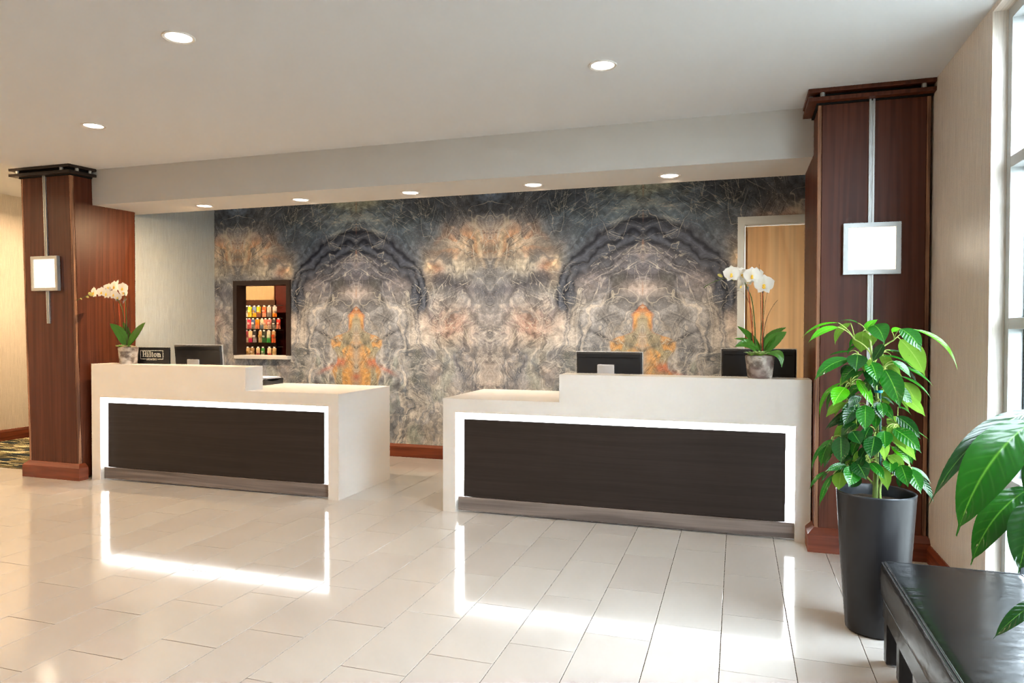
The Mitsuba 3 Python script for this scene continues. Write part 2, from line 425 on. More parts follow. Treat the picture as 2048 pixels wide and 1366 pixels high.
def spline(pts, n=12):
    p = np.array(pts, float)
    if len(p) < 3:
        return np.linspace(p[0], p[-1], max(2, n // 3))
    from scipy.interpolate import CubicSpline
    d = np.r_[0, np.cumsum(np.linalg.norm(np.diff(p, axis=0), axis=1))]
    return CubicSpline(d, p)(np.linspace(0, d[-1], n))


def tube(pts, r0, r1=None, n=7, ends=True):
    p = np.array(pts, float)
    r = np.linspace(r0, r0 if r1 is None else r1, len(p))
    t = np.gradient(p, axis=0)
    t /= np.linalg.norm(t, axis=1, keepdims=True) + 1e-12
    ref = np.array([0.3, 0.9, 0.2])
    v = []
    for i in range(len(p)):
        s = np.cross(t[i], ref); s /= np.linalg.norm(s) + 1e-12
        u = np.cross(s, t[i])
        a = np.arange(n) / n * 2 * np.pi
        v.append(p[i] + r[i] * (np.cos(a)[:, None] * s + np.sin(a)[:, None] * u))
    v = np.vstack(v + [p[:1], p[-1:]])
    f = []
    for i in range(len(p) - 1):
        for j in range(n):
            k = (j + 1) % n
            f += [(i * n + j, i * n + k, (i + 1) * n + k), (i * n + j, (i + 1) * n + k, (i + 1) * n + j)]
    a, b = len(v) - 2, len(v) - 1
    for j in range(n):
        k = (j + 1) % n
        f += [(a, k, j), (b, (len(p) - 1) * n + j, (len(p) - 1) * n + k)]
    return v, np.array(f)


def blob(r, at, squash=(1, 1, 1), sub=2):
    m = trimesh.creation.icosphere(subdivisions=sub, radius=1)
    return m.vertices * np.array(squash) * r + np.array(at), m.faces


def leaf(base, tip, width, facing=0.6, arch=0.0, fold=0.18, n=9, drip=0.10, twist=0.0, sharp=1.0):
    """A leaf blade with a folded midrib; uv.x runs across it, uv.y along it. facing: 0 lies flat, 1 shows its face to the room's middle."""
    B, E = np.array(base, float), np.array(tip, float)
    t = E - B; L = np.linalg.norm(t); t /= L
    hint = np.array([0, 0, 1.0]) * (1 - facing) + np.array([-0.15, -0.95, 0.35]) * facing
    N = hint - (hint @ t) * t
    N /= np.linalg.norm(N)
    up = np.array([0, 0, 1.0]) - t[2] * t
    up = up / np.linalg.norm(up) if np.linalg.norm(up) > 0.2 else N
    S = np.cross(t, N)
    if twist:
        N, S = N * math.cos(twist) + S * math.sin(twist), S * math.cos(twist) - N * math.sin(twist)
    s = np.linspace(0, 1, n)
    body = np.clip(s / (1 - drip), 0, 1)
    hw = width / 2 * np.sin(np.pi * np.clip(body, 0, 1) ** 0.82) ** (0.72 * sharp)
    hw = np.maximum(hw, width * 0.012)
    v, uv = [], []
    for i in range(n):
        c = B + t * L * s[i] + up * arch * 4 * s[i] * (1 - s[i])
        for j in (-1, -0.5, 0, 0.5, 1):
            v.append(c + S * hw[i] * j + N * (fold * hw[i] * abs(j) ** 1.3 - fold * 0.25 * hw[i] * (abs(j) == 1)))
            uv.append((j * 0.5 + 0.5, s[i]))
    f = []
    for i in range(n - 1):
        for j in range(4):
            q = (i * 5 + j, i * 5 + j + 1, i * 5 + j + 6, i * 5 + j + 5)
            f += [q[:3], (q[0], q[2], q[3])]
    return (np.array(v), np.array(f)), np.array(uv)


# ---------------------------------------------------------------- the room
XR, XL, YB, YF, ZC, ZC2 = 1.135, -8.8, 7.11, -3.0, 2.95, 3.11
structure('floor', box(XL, XR + 0.3, YF, YB + 1.8, -0.12, -0.0025), 'grout')
structure('ceiling', box(-6.5, XR + 0.2, YF, YB, ZC, ZC + 0.25), 'ceiling')
scene['ceiling__raised_part'] = mikit.ply(box(XL, -6.5, YF, YB, ZC2, ZC2 + 0.09), M['ceiling'])
scene['ceiling__header_beam'] = mikit.ply(box(-6.2, 0.80, 5.24, 5.82, 2.612, ZC), M['beam'])
back = man(XL, XR + 0.2, YB, YB + 0.13, 0, 3.2) - man(0.06, 0.98, YB - 0.1, YB + 0.3, -0.1, 2.43) - man(-5.765, -5.060, YB - 0.1, YB + 0.3, 1.09, 1.950)
structure('wall_back', back, 'paper_grey')
mural = man(-6.105, XR, YB - 0.006, YB, 0.10, ZC) - man(-0.005, 1.045, YB - 0.1, YB + 0.1, 0.0, 2.505) - man(-5.80, -5.02, YB - 0.1, YB + 0.3, 1.07, 1.99)
scene['wall_back__mural'] = mikit.ply(mural, M['mural'])
labels['wall_back__mural'] = {'label': 'mirrored grey and ochre stone pattern mural'}
right = man(XR, XR + 0.19, YF, YB, 0, 3.2) - man(XR - 0.1, XR + 0.4, 1.33, 3.872, 0.10, 2.925)
structure('wall_right', right, 'paper')
structure('wall_office_left', box(-6.25, -6.105, 5.692, YB, 0, ZC), 'paper_grey')
structure('wall_left', box(XL - 0.15, XL, YF, YB + 0.15, 0, 3.2), 'paper')
structure('wall_front', box(XL - 0.15, XR + 0.19, YF - 0.15, YF, 0, 3.2), 'plain')


def board_profile(x0, y0, x1, y1, nx, ny, h, d):
    """A skirting board along a line; (nx, ny) points into the room."""
    pr = [(0, 0), (d, 0), (d, h - 0.028), (d * 0.55, h - 0.012), (d * 0.4, h), (0, h)]
    v = [(x + nx * a, y + ny * a, b) for x, y in ((x0, y0), (x1, y1)) for a, b in pr]
    return hull(np.array(v))


structure('baseboard_back', cat(board_profile(-8.8, YB - 0.006, -0.03, YB - 0.006, 0, -1, 0.145, 0.02)), 'baseboard')
structure('baseboard_right', board_profile(XR, 3.88, XR, 4.93, -1, 0, 0.108, 0.020), 'baseboard')
structure('baseboard_left', board_profile(XL, YF, XL, YB, 1, 0, 0.145, 0.02), 'baseboard')

# floor tiles, 1 by 2 feet in a third bond; the 300 that show largest are parts of their own
rng = random.Random(5)
tiles = []
for i in range(-29, 5):
    x0 = -0.0625 + 0.3052 * i
    for j in range(-14, 8):
        y0 = 4.267 + 0.2135 * i + 0.61 * (j - round(0.35 * i))
        a, b, c, d = max(x0, XL), min(x0 + 0.3052, XR), max(y0, YF), min(y0 + 0.61, YB)
        if b - a < 0.01 or d - c < 0.01:
            continue
        if (a + b) / 2 < -6.48 and d > 5.24:
            d = 5.24
            if d - c < 0.01:
                continue
        g, e = 0.0016, 0.0010
        sx, sy, dz = rng.gauss(0, 0.0009), rng.gauss(0, 0.0006), rng.uniform(-0.0002, 0.0002)
        cx, cy = (a + b) / 2, (c + d) / 2
        top = lambda x, y: dz + (x - cx) * sx + (y - cy) * sy
        ou = [(a + g, c + g), (b - g, c + g), (b - g, d - g), (a + g, d - g)]
        inn = [(a + g + e, c + g + e), (b - g - e, c + g + e), (b - g - e, d - g - e), (a + g + e, d - g - e)]
        v = [(x, y, -0.004) for x, y in ou] + [(x, y, top(x, y) - 0.0007) for x, y in ou] + [(x, y, top(x, y)) for x, y in inn]
        f = []
        for q in range(4):
            r = (q + 1) % 4
            f += [(q, r, 4 + r), (q, 4 + r, 4 + q), (4 + q, 4 + r, 8 + r), (4 + q, 8 + r, 8 + q)]
        f += [(8, 9, 10), (8, 10, 11)]
        pc = np.array([cx, cy, 0]) - EYE
        dep = pc @ FWD
        u, w = 1024 + FOCAL * (pc @ RIGHT) / max(dep, 0.1), 683 + FOCAL * (pc @ DOWN) / max(dep, 0.1)
        seen = dep > 0.3 and -120 < u < 2170 and 600 < w < 1480 and not (-5.7 < cx < 0.4 and cy > 5.5 and not -3.3 < cx < -2.0)
        tiles.append((((b - a) * (d - c) / dep ** 3) if seen else 0, (np.array(v), np.array(f))))
tiles.sort(key=lambda t: -t[0])
for k, (score, m) in enumerate(tiles[:300]):
    part('floor', 'tile', m, 'tile')
part('floor', 'tile_rest', cat(*(m for _, m in tiles[300:])), 'tile', kind='stuff', label='pale polished floor tiles farther off')
part('floor', 'carpet', box(XL, -6.48, 5.24, YB, -0.004, 0.006), 'carpet', label='dark patterned carpet beyond the left column')

# door in the back wall
D = 'door_1'
cas = man(-0.005, 1.045, YB - 0.028, YB + 0.0, 0, 2.505) - man(0.058, 0.982, YB - 0.1, YB + 0.1, -0.1, 2.432)
jamb = man(0.045, 0.995, YB - 0.012, YB + 0.16, 0, 2.446) - man(0.062, 0.978, YB - 0.1, YB + 0.3, -0.1, 2.425)
scene[D + '__casing'] = mikit.ply(cas + jamb, M['white_paint'])
scene[D + '__leaf'] = mikit.ply(box(0.066, 0.974, YB + 0.05, YB + 0.095, 0.006, 2.42, 0.003), M['door_wood'])
labels[D] = {'kind': 'structure', 'label': 'light wooden door in a white casing'}
scene[D + '__lever_handle'] = mikit.ply(cat(box(0.87, 0.93, YB + 0.038, YB + 0.05, 0.96, 1.10, 0.004), tube([(0.90, YB + 0.045, 1.03), (0.90, YB + 0.0, 1.03), (0.79, YB - 0.01, 1.03)], 0.009)), M['aluminium'])

# serving hatch
H = 'window_2'
fr = man(-5.815, -5.012, YB - 0.03, YB + 0.0, 1.085, 2.003) - man(-5.762, -5.066, YB - 0.1, YB + 0.1, 1.0, 1.947)
fr = fr + (man(-5.790, -5.036, YB - 0.02, YB + 0.142, 1.085, 1.974) - man(-5.762, -5.066, YB - 0.1, YB + 0.3, 1.0, 1.947))
scene[H + '__frame'] = mikit.ply(fr, M['dark_frame'])
scene[H + '__sill'] = mikit.ply(box(-5.765, -5.010, YB - 0.085, YB + 0.142, 1.066, 1.108, 0.003), M['solid_white'])
labels[H] = {'kind': 'structure', 'label': 'dark framed serving hatch with a pale sill'}

# the shop room behind the hatch
structure('wall_shop_back', box(-8.0, -6.35, 8.60, 8.70, 0, 2.6), 'shop_wall')
structure('wall_shop_panel', box(-6.35, -4.3, 8.62, 8.72, 0, 2.6), 'red_panel')
structure('wall_shop_left', box(-8.1, -8.0, YB + 0.13, 8.7, 0, 2.6), 'shop_wall')
structure('wall_shop_right', box(-4.3, -4.2, YB + 0.13, 8.7, 0, 2.6), 'shop_wall')
structure('ceiling_shop', box(-8.1, -4.2, YB + 0.13, 8.7, 2.6, 2.7), 'ceiling')
# closet behind the door
structure('wall_closet', box(-0.3, 1.4, YB + 0.9, YB + 1.0, 0, 2.6), 'plain')

# window wall: aluminium frame, transoms, panes
W = 'window_1'
GX = 1.268
fr = man(1.200, 1.300, 1.33, 3.872, 0.10, 2.925) - man(1.1, 1.4, 1.38, 3.822, 0.155, 2.872)
scene[W + '__frame'] = mikit.ply(fr, M['window_metal'])
ys = [3.822, 2.60, 1.38]
for k in range(1, 2):
    part(W, 'mullion', box(1.200, 1.300, ys[k] - 0.028, ys[k] + 0.028, 0.155, 2.872, 0.002), 'window_metal')
for k in range(2):
    y1, y0 = ys[k] - (0.028 if k else 0), ys[k + 1] + (0.028 if k < 1 else 0)
    zs = [(0.155, 0.684), (0.738, 1.430), (1.482, 2.180), (2.230, 2.872)]
    for z in (0.684, 1.430, 2.180):
        part(W, 'transom', box(1.200, 1.300, y0, y1, z, z + 0.052, 0.002), 'window_metal')
    for z0, z1 in zs:
        g = man(GX - 0.008, GX + 0.008, y0, y1, z0, z1) - man(1, 2, y0 + 0.012, y1 - 0.012, z0 + 0.012, z1 - 0.012)
        part(W, 'gasket', g, 'gasket')
        v = np.array([[GX, y0 + 0.006, z0 + 0.006], [GX, y1 - 0.006, z0 + 0.006], [GX, y1 - 0.006, z1 - 0.006], [GX, y0 + 0.006, z1 - 0.006]])
        part(W, 'pane', (v, np.array([[0, 2, 1], [0, 3, 2]])), 'glass')
labels[W] = {'kind': 'structure', 'label': 'tall aluminium framed window wall on the right'}
structure('ground', box(1.6, 60, -40, 40, -0.5, -0.2), 'asphalt')


# ---------------------------------------------------------------- columns
def column(x0, x1, yf, yb, label, lean=0.0, right_side=True, cap_back=5.235):
    c = thing('column', label, 'column', 'wooden columns beside the desks')

    def put(name, mesh, mat, **more):
        v, f, _ = meshkit.arrays(mesh)
        v = np.array(v)
        v[:, 0] += lean * np.clip((v[:, 2] - 0.14) / 2.72, 0, 1.05) * np.clip((yb - v[:, 1]) / (yb - yf), 0, 1.1)
        part(c, name, (v, f), mat, **more)
    put('shaft', box(x0 + 0.006, x1 - 0.006, yf + 0.012, yb, 0.02, 2.86), 'mahogany')
    put('front_panel', box(x0 + 0.024, x1 - 0.024, yf + 0.002, yf + 0.012, 0.15, 2.868, 0.002), 'mahogany')
    for a in (x0, x1 - 0.022):
        put('edge_strip', box(a, a + 0.022, yf, yf + 0.03, 0.145, 2.868, 0.003), 'edge_strip')
    for a in (x0, x1 - 0.012):
        put('side_panel', box(a, a + 0.012, yf + 0.032, yb - 0.004, 0.145, 2.61), 'mahogany')
    q = 0.042
    b = [(-q, 0), (-q, 0.115), (-q * 0.6, 0.132), (-0.004, 0.152)]
    pts = [(xx, yy, z) for o, z in b for xx, yy in ((x0 + o, yf + o), (x1 - o, yf + o), (x1 - o, 5.09), (x0 + o, 5.09))]
    put('plinth', hull(np.array(pts)), 'baseboard')
    o = 0.065
    put('cap_core', box(x0 - 0.01, x1 + 0.01, yf - 0.01, cap_back, 2.86, 2.95), 'black_gap')
    for z0, z1 in ((2.872, 2.897), (2.925, 2.950)):
        put('cap_board', box(x0 - o, x1 + o if not (x1 > 1.0) else XR - 0.001, yf - o, cap_back, z0, z1, 0.002), 'dark_wood' if lean else 'mahogany')
    r = o - 0.022
    xs = [x0 - r, x0 + 0.07, x1 - 0.09, x1 + r]
    spots = [(x0 + 0.02, yf - r), (x1 - 0.05, yf - r)]
    spots += [(x1 + r, yf + 0.03), (x1 + r, cap_back - 0.05)] if lean else [(x0 - r, yf + 0.03), (x0 - r, cap_back - 0.05)]
    for sx, sy in spots:
        put('standoff', lathe([(0, 2.897), (0.015, 2.897), (0.015, 2.925), (0, 2.925)], 16, (sx, sy, 0)), 'aluminium', smooth=40)
    return c


column(-6.500, -5.872, 5.030, 5.690, 'mahogany column at the far left, behind the desk with the lettered sign', lean=-0.086)
column(0.482, 1.120, 4.905, 5.790, 'mahogany column against the right wall, behind the leafy plant in the dark planter')


def sconce(xa, xb, z0, z1, yf, rail_x, rail_top, rail_bot, label, lean=0.0):
    s = thing('wall_sconce', label, 'wall lamp', 'square lit sconces on the columns')
    cx = (xa + xb) / 2
    sh = lambda z: lean * (z - 0.14) / 2.72

    def put(name, mesh, mat, **more):
        v, f, _ = meshkit.arrays(mesh)
        v = np.array(v); v[:, 0] += lean * (v[:, 2] - 0.14) / 2.72
        part(s, name, (v, f), mat, **more)
    y0 = yf - 0.036
    w = 0.028
    put('frame', man(xa, xb, y0, yf - 0.002, z0, z1) - man(xa + w, xb - w, y0 - 0.1, y0 + 0.03, z0 + w, z1 - w), 'aluminium')
    a, b, c, d, yy = xa + w, xb - w, z0 + w, z1 - w, y0 + 0.010
    m = np.array([[a, yy, c], [b, yy, c], [b, yy, d], [a, yy, d]]), np.array([[0, 1, 2], [0, 2, 3]])
    hot = lambda p, n, uv: mi.Color3f(SCONCE) * (1 + 3.4 * bell(dr.sqrt(dr.square(uv.x - 0.53) + dr.square(uv.y - 0.42)), 0.27)) * (0.97 + 0.06 * mikit.noise(uv.x * 9, uv.y * 30, 3.0))
    put('diffuser', m, 'lens', emit=mikit.proc(hot), weight=2.0, uv=np.array([[0, 0], [1, 0], [1, 1], [0, 1]]), label='glowing cream diffuser')
    for a, b in ((z1, rail_top), (rail_bot, z0)):
        g = 0.017
        put('rail', cat(box(rail_x - g, rail_x - 0.004, yf - 0.012, yf + 0.004, a, b, 0.001), box(rail_x + 0.004, rail_x + g, yf - 0.012, yf + 0.004, a, b, 0.001), box(rail_x - 0.004, rail_x + 0.004, yf - 0.007, yf + 0.004, a, b)), 'aluminium')
    return s


SCONCE = [1.05 * DIM, 0.90 * DIM, 0.70 * DIM]
sconce(-6.362, -6.030, 1.779, 2.107, 5.030, -6.192, 2.871, 1.47, 'square sconce on the far left column, its metal rail ending just below it', lean=-0.086)
sconce(0.632, 0.958, 1.774, 2.096, 4.905, 0.792, 2.871, 0.90, 'square sconce on the right column above the leafy plant')


# ---------------------------------------------------------------- reception desks
def desk(x0, x1, yf, yb, hi0, hi1, label, group='white reception desks'):
    d = thing('reception_desk', label, 'reception desk', group)
    zl, zh, t, zo = 0.885, 1.091, 0.104, 0.779
    body = man(x0, x1, yf, yf + 0.24, 0, zl) - man(x0 + t, x1 - 0.098, yf - 0.1, yf + 0.085, -0.1, zo)
    body = body + man(x0, x1, yf + 0.1, yb, zl - 0.05, zl) + man(x0, x0 + t, yf + 0.1, yb, 0, zl) + man(x1 - 0.098, x1, yf + 0.1, yb, 0, zl)
    body = body + man(hi0, hi1, yf, yf + 0.235, zl - 0.02, zh)
    part(d, 'shell', body, 'solid_white')
    a0, a1 = x0 + t, x1 - 0.098
    y = yf + 0.066
    strip = [box(a0 + 0.001, a1 - 0.001, y, y + 0.012, 0.690, zo - 0.001), box(a0 + 0.001, a0 + 0.09, y, y + 0.012, 0.11, 0.690), box(a1 - 0.09, a1 - 0.001, y, y + 0.012, 0.11, 0.690)]
    part(d, 'light_frame', cat(*strip), 'lens', emit=(COOL * DESK).tolist(), weight=3.0, label='glowing white light frame')
    g = 0.060
    part(d, 'front_panel', box(a0 + g, a1 - g, yf + 0.032, yf + 0.052, 0.122, 0.725, 0.0015), 'dark_wood', label='dark wood front panel')
    part(d, 'panel_backing', box(a0 + 0.1, a1 - 0.1, yf + 0.052, yf + 0.066, 0.13, 0.68), 'black_gap')
    part(d, 'kick_panel', box(a0 + 0.012, a1 - 0.001, yf + 0.030, yf + 0.062, 0.012, 0.118, 0.0015), 'kick_wood', label='grey brown kick panel')
    return d


DESK = 15.0
desk(-5.795, -3.140, 5.097, 6.000, -5.795, -4.060, 'white reception desk on the left with the lettered sign, raised ledge at its left end')
desk(-2.187, 0.474, 5.062, 6.000, -1.254, 0.474, 'white reception desk on the right, raised ledge at its right end under two monitors')


# ---------------------------------------------------------------- lights in the ceilings
def downlight(x, y, z, r, power, label, group, cone=62.0, disc=5.0, tint=WARM, aim=None):
    d = thing('recessed_light', label, 'ceiling light', group)
    part(d, 'trim', lathe([(r * 0.80, z + 0.002), (r, z + 0.002), (r, z - 0.004), (r * 0.95, z - 0.007), (r * 0.82, z - 0.004), (r * 0.80, z + 0.002)], 40, (x, y, 0)), 'trim_white', smooth=40)
    a = np.arange(32) / 32 * 2 * np.pi
    v = np.vstack([[[x, y, z - 0.0025]], np.stack([x + r * 0.81 * np.cos(a), y + r * 0.81 * np.sin(a), a * 0 + z - 0.0025], 1)])
    f = np.array([(0, 1 + (k + 1) % 32, 1 + k) for k in range(32)])
    part(d, 'lens', (v, f), 'lens', emit=(np.array([1.0, 0.88, 0.70]) * disc).tolist(), weight=0.15)
    scene['lamp_' + d] = {'type': 'spot', 'to_world': T().look_at(origin=[x, y, z - 0.012], target=list(aim or (x, y, 0)), up=[1, 0, 0]), 'intensity': rgb(np.array(tint) * power * DIM), 'sampling_weight': 2.0,
                          'cutoff_angle': cone, 'beam_width': cone * 0.4}
    return d


gm, gs, go = 'lights in the main ceiling', 'lights in the header beam', 'lights in the ceiling behind the camera'
for x, y, lab in ((-2.80, 3.00, 'round ceiling light nearest the camera, at the upper left'), (-0.752, 4.05, 'round ceiling light in the main ceiling near the right column'), (-4.627, 4.105, 'small round ceiling light above the far left column')):
    downlight(x, y, ZC, 0.082, MAIN * (1.3 if x < -2 else 0.8), lab, gm)
for k, (x, y) in enumerate(((-4.91, 5.58), (-3.83, 5.58), (-2.715, 5.57), (-1.603, 5.565), (-0.507, 5.545))):
    downlight(x, y, 2.612, 0.083, SOFFIT * (1 if k else 1.7), 'round light in the header beam, ' + ('first from the left column', 'second from the left column', 'third from the left, in the middle of the beam', 'fourth from the left, above the centre of the mural', 'nearest the right column')[k], gs, cone=57 if k else 78, tint=(1.0, 0.82, 0.63) if k else WARM, aim=(x, 7.1, 0.7) if k else (x - 0.75, 5.75, 0.2))
for x, y in ((-6.3, 2.0), (-4.63, 1.2), (-2.80, 0.4), (-0.75, -0.9), (-4.63, -1.6), (-0.75, 1.6)):
    downlight(x, y, ZC, 0.082, MAIN * (1.3 if x < -2 else 0.8), 'round ceiling light out of the picture, behind or above the camera', go)
downlight(-7.7, 6.2, ZC2, 0.082, HALL, 'round ceiling light over the carpet beyond the left column', 'lights over the carpet', cone=80)
downlight(-7.7, 3.4, ZC2, 0.082, HALL, 'round ceiling light over the carpet beyond the left column', 'lights over the carpet', cone=80)
downlight(-6.5, 7.72, 2.6, 0.082, SHOP, 'round ceiling light in the room behind the hatch', 'light behind the hatch', cone=80)
cv = thing('cove_light', 'warm cove light strip on the edge of the main ceiling, over the carpet', 'light strip')
part(cv, 'strip', box(-6.512, -6.501, -2.6, 6.9, 2.985, 3.035), 'lens', emit=(WARM * COVE).tolist(), weight=2.0)


# ---------------------------------------------------------------- monitors, sign, tray
def monitor(x, y, zb, w, h, yaw, tilt, label, stand_dx=0.0, stand_top=0.06):
    m = thing('monitor', label, 'computer monitor', 'monitors seen from behind on the desks')
    base = 0.885

    def put(name, mesh, mat, tilted=True, **more):
        v, f, _ = meshkit.arrays(mesh)
        if tilted:
            v, f = moved((v, f), rx=tilt, pivot=(0, 0, zb))
        part(m, name, moved((v, f), (x, y, 0), rz=yaw), mat, **more)
    # the screen faces +y, its back the camera; the back is a shallow pillow with a vent slot
    bx = box(-w / 2 + 0.005, w / 2 - 0.005, -0.012, 0.006, zb + 0.005, zb + h - 0.005, 0.004)
    bulge = hull(np.array([(sx * (w / 2 - a), yy, zz) for sx in (-1, 1) for a, yy, zz0, zz1 in ((0.006, -0.012, 0.006, 0.006), (0.016, -0.020, 0.016, 0.018)) for zz in (zb + zz0, zb + h - zz1)]))
    put('back_shell', cat(bx, bulge), 'black_plastic')
    slot = box(-w / 2 + 0.028, w / 2 - 0.028, -0.026, -0.012, zb + h - 0.050, zb + h - 0.045)
    put('vent_slot', slot, 'black_gap')
    put('edge_frame', man(-w / 2, w / 2, -0.002, 0.014, zb, zb + h) - man(-w / 2 + 0.006, w / 2 - 0.006, -0.1, 0.1, zb + 0.006, zb + h - 0.006), 'silver_plastic')
    put('screen', box(-w / 2 + 0.006, w / 2 - 0.006, 0.004, 0.010, zb + 0.006, zb + h - 0.006), 'black_plastic')
    put('stand_head', box(stand_dx - 0.068, stand_dx + 0.068, -0.050, -0.030, base + 0.05, 1.091 + stand_top, 0.004), 'silver_plastic', tilted=False)
    put('stand_neck', box(stand_dx - 0.035, stand_dx + 0.035, -0.045, -0.020, base + 0.008, 1.0, 0.004), 'silver_plastic', tilted=False)
    put('stand_foot', box(stand_dx - 0.12, stand_dx + 0.12, -0.11, 0.09, base, base + 0.010, 0.003), 'silver_plastic', tilted=False)
    return m


monitor(-5.000, 5.62, 0.925, 0.545, 0.345, 0.04, 0.10, 'black computer monitor on the left desk, right of the lettered sign', -0.05, 0.035)
monitor(-0.975, 5.60, 0.925, 0.540, 0.325, -0.05, 0.05, 'black computer monitor on the right desk, nearer the middle of the mural', -0.02, 0.055)
monitor(0.150, 5.62, 0.935, 0.540, 0.350, -0.03, 0.04, 'black computer monitor on the right desk behind the white orchid', -0.02, -0.02)

# sign: white slab-serif and small capital lettering in a white frame broken by the lower word
S = thing('tabletop_sign', 'black tabletop sign with framed white lettering, between the orchid and the monitor', 'sign')
sx0, sx1, sy, sz0, sz1 = -5.466, -5.081, 5.305, 1.091, 1.245
part(S, 'panel', box(sx0, sx1, sy, sy + 0.018, sz0, sz1, 0.001), 'sign_black')
part(S, 'edge', box(sx0 - 0.010, sx0, sy + 0.001, sy + 0.017, sz0, sz1, 0.0008), 'sign_edge', label='pale clear edge')


def plate(shape, d=0.0012):
    geoms = getattr(shape, 'geoms', [shape])
    return cat(*(trimesh.creation.extrude_polygon(g, d, engine='earcut') for g in geoms))


def slab_word():
    """Hilton, cap height 1, as one flat shape: stems with slab serifs."""
    b, s, t = 0.21, 0.12, 0.10           # stem, serif overhang, serif thickness
    R = lambda x0, y0, x1, y1: sbox(x0, y0, x1, y1)
    from shapely.geometry import Point
    from shapely import affinity
    ell = lambda cx, cy, rx, ry: affinity.scale(Point(cx, cy).buffer(1, 24), rx, ry, origin=(cx, cy))
    out, x = [], 0.1
    # H
    for k in (0, 0.56):
        out += [R(x + k, 0, x + k + b, 1), R(x + k - s, 0, x + k + b + s, t), R(x + k - s, 1 - t, x + k + b + s, 1)]
    out.append(R(x, 0.45, x + 0.7, 0.57)); x += 1.03
    # i
    out += [R(x, 0, x + b, 0.70), R(x - s, 0, x + b + s, t), R(x - s, 0.70 - t, x + b, 0.70), ell(x + b / 2, 0.89, 0.125, 0.125)]; x += 0.49
    # l
    out += [R(x, 0, x + b, 1.06), R(x - s, 0, x + b + s, t), R(x - s, 1.06 - t, x + b, 1.06)]; x += 0.45
    # t
    out += [R(x, 0.12, x + b, 0.92), R(x - 0.12, 0.60, x + 0.36, 0.70), R(x + 0.06, 0, x + 0.36, 0.11), R(x, 0.06, x + b, 0.3)]; x += 0.54
    # o
    out.append(ell(x + 0.24, 0.35, 0.34, 0.36).difference(ell(x + 0.24, 0.35, 0.135, 0.24))); x += 0.79
    # n
    arc = ell(x + 0.32, 0.40, 0.32, 0.31).difference(ell(x + 0.30, 0.36, 0.13, 0.22)).intersection(R(x, 0.38, x + 0.7, 0.8))
    for k in (0, 0.43):
        out += [R(x + k, 0, x + k + b, 0.69 if k == 0 else 0.44), R(x + k - 0.10, 0, x + k + b + 0.10, t)]
    out += [arc, R(x - s, 0.69 - t, x + b, 0.69)]; x += 0.78
    return unary_union(out), x


word, ww = slab_word()
cxs = (sx0 + sx1) / 2 - 0.012
wv, wf, _ = meshkit.arrays(plate(word, 1))
sc = 0.222 / ww


def on_sign(v, scale, x, z, d=0.0012):
    return np.stack([x + v[:, 0] * scale, sy - v[:, 2] / max(v[:, 2].max(), 1e-9) * d, z + v[:, 1] * scale], 1)


part(S, 'lettering', (on_sign(wv, sc, cxs - 0.111, 1.155), wf), 'sign_white', label='large white serif lettering')
tm = meshkit.text_mesh('HONORS', 0.0175, 0.001, bold=True)
tv = np.array(tm.vertices); tv[:, 0] *= 1.18
part(S, 'lettering', (on_sign(tv - [(tv[:, 0].min() + tv[:, 0].max()) / 2, 0, 0], 1.0, cxs, 1.1245), tm.faces), 'sign_white', label='small white capital lettering')
fw, fx0, fx1, fz0, fz1 = 0.0055, cxs - 0.136, cxs + 0.136, 1.1325, 1.2185
gap = (tv[:, 0].max() - tv[:, 0].min()) / 2 + 0.008
part(S, 'border', cat(*(box(a, b_, sy - 0.0012, sy, c, d) for a, b_, c, d in ((fx0, fx1, fz1 - fw, fz1), (fx0, fx0 + fw, fz0, fz1), (fx1 - fw, fx1, fz0, fz1), (fx0, cxs - gap, fz0, fz0 + fw), (cxs + gap, fx1, fz0, fz0 + fw)))), 'sign_white')

# letter tray on the low counter behind the ledge's end
tr = thing('letter_tray', 'dark letter tray with a scooped front beside the raised ledge of the left desk', 'tray')
tx1, ty0, ty1 = -4.290, 5.66, 5.95
side = m3.Manifold.cube([0.26, ty1 - ty0, 0.052]).translate([tx1 - 0.26, ty0, 0.886]) - man(tx1 - 0.255, tx1 - 0.006, ty0 + 0.006, ty1 - 0.006, 0.892, 1.1)
scoop = m3.Manifold.sphere(0.115, 48).scale([1, 1.05, 0.30]).translate([tx1, (ty0 + ty1) / 2, 0.952])
part(tr, 'body', side - scoop, 'black_plastic')
ps = thing('paper_stack', 'loose white papers lying in the dark tray on the left desk', 'papers')
for k in range(4):
    part(ps, 'sheet', moved(box(-0.20, 0.02, -0.13, 0.13, 0, 0.0022), (tx1 - 0.045 + 0.012 * (k % 2), 5.80, 0.9385 + 0.005 * k), rz=0.05 * (k - 1.5), ry=0.0), 'paper_white')


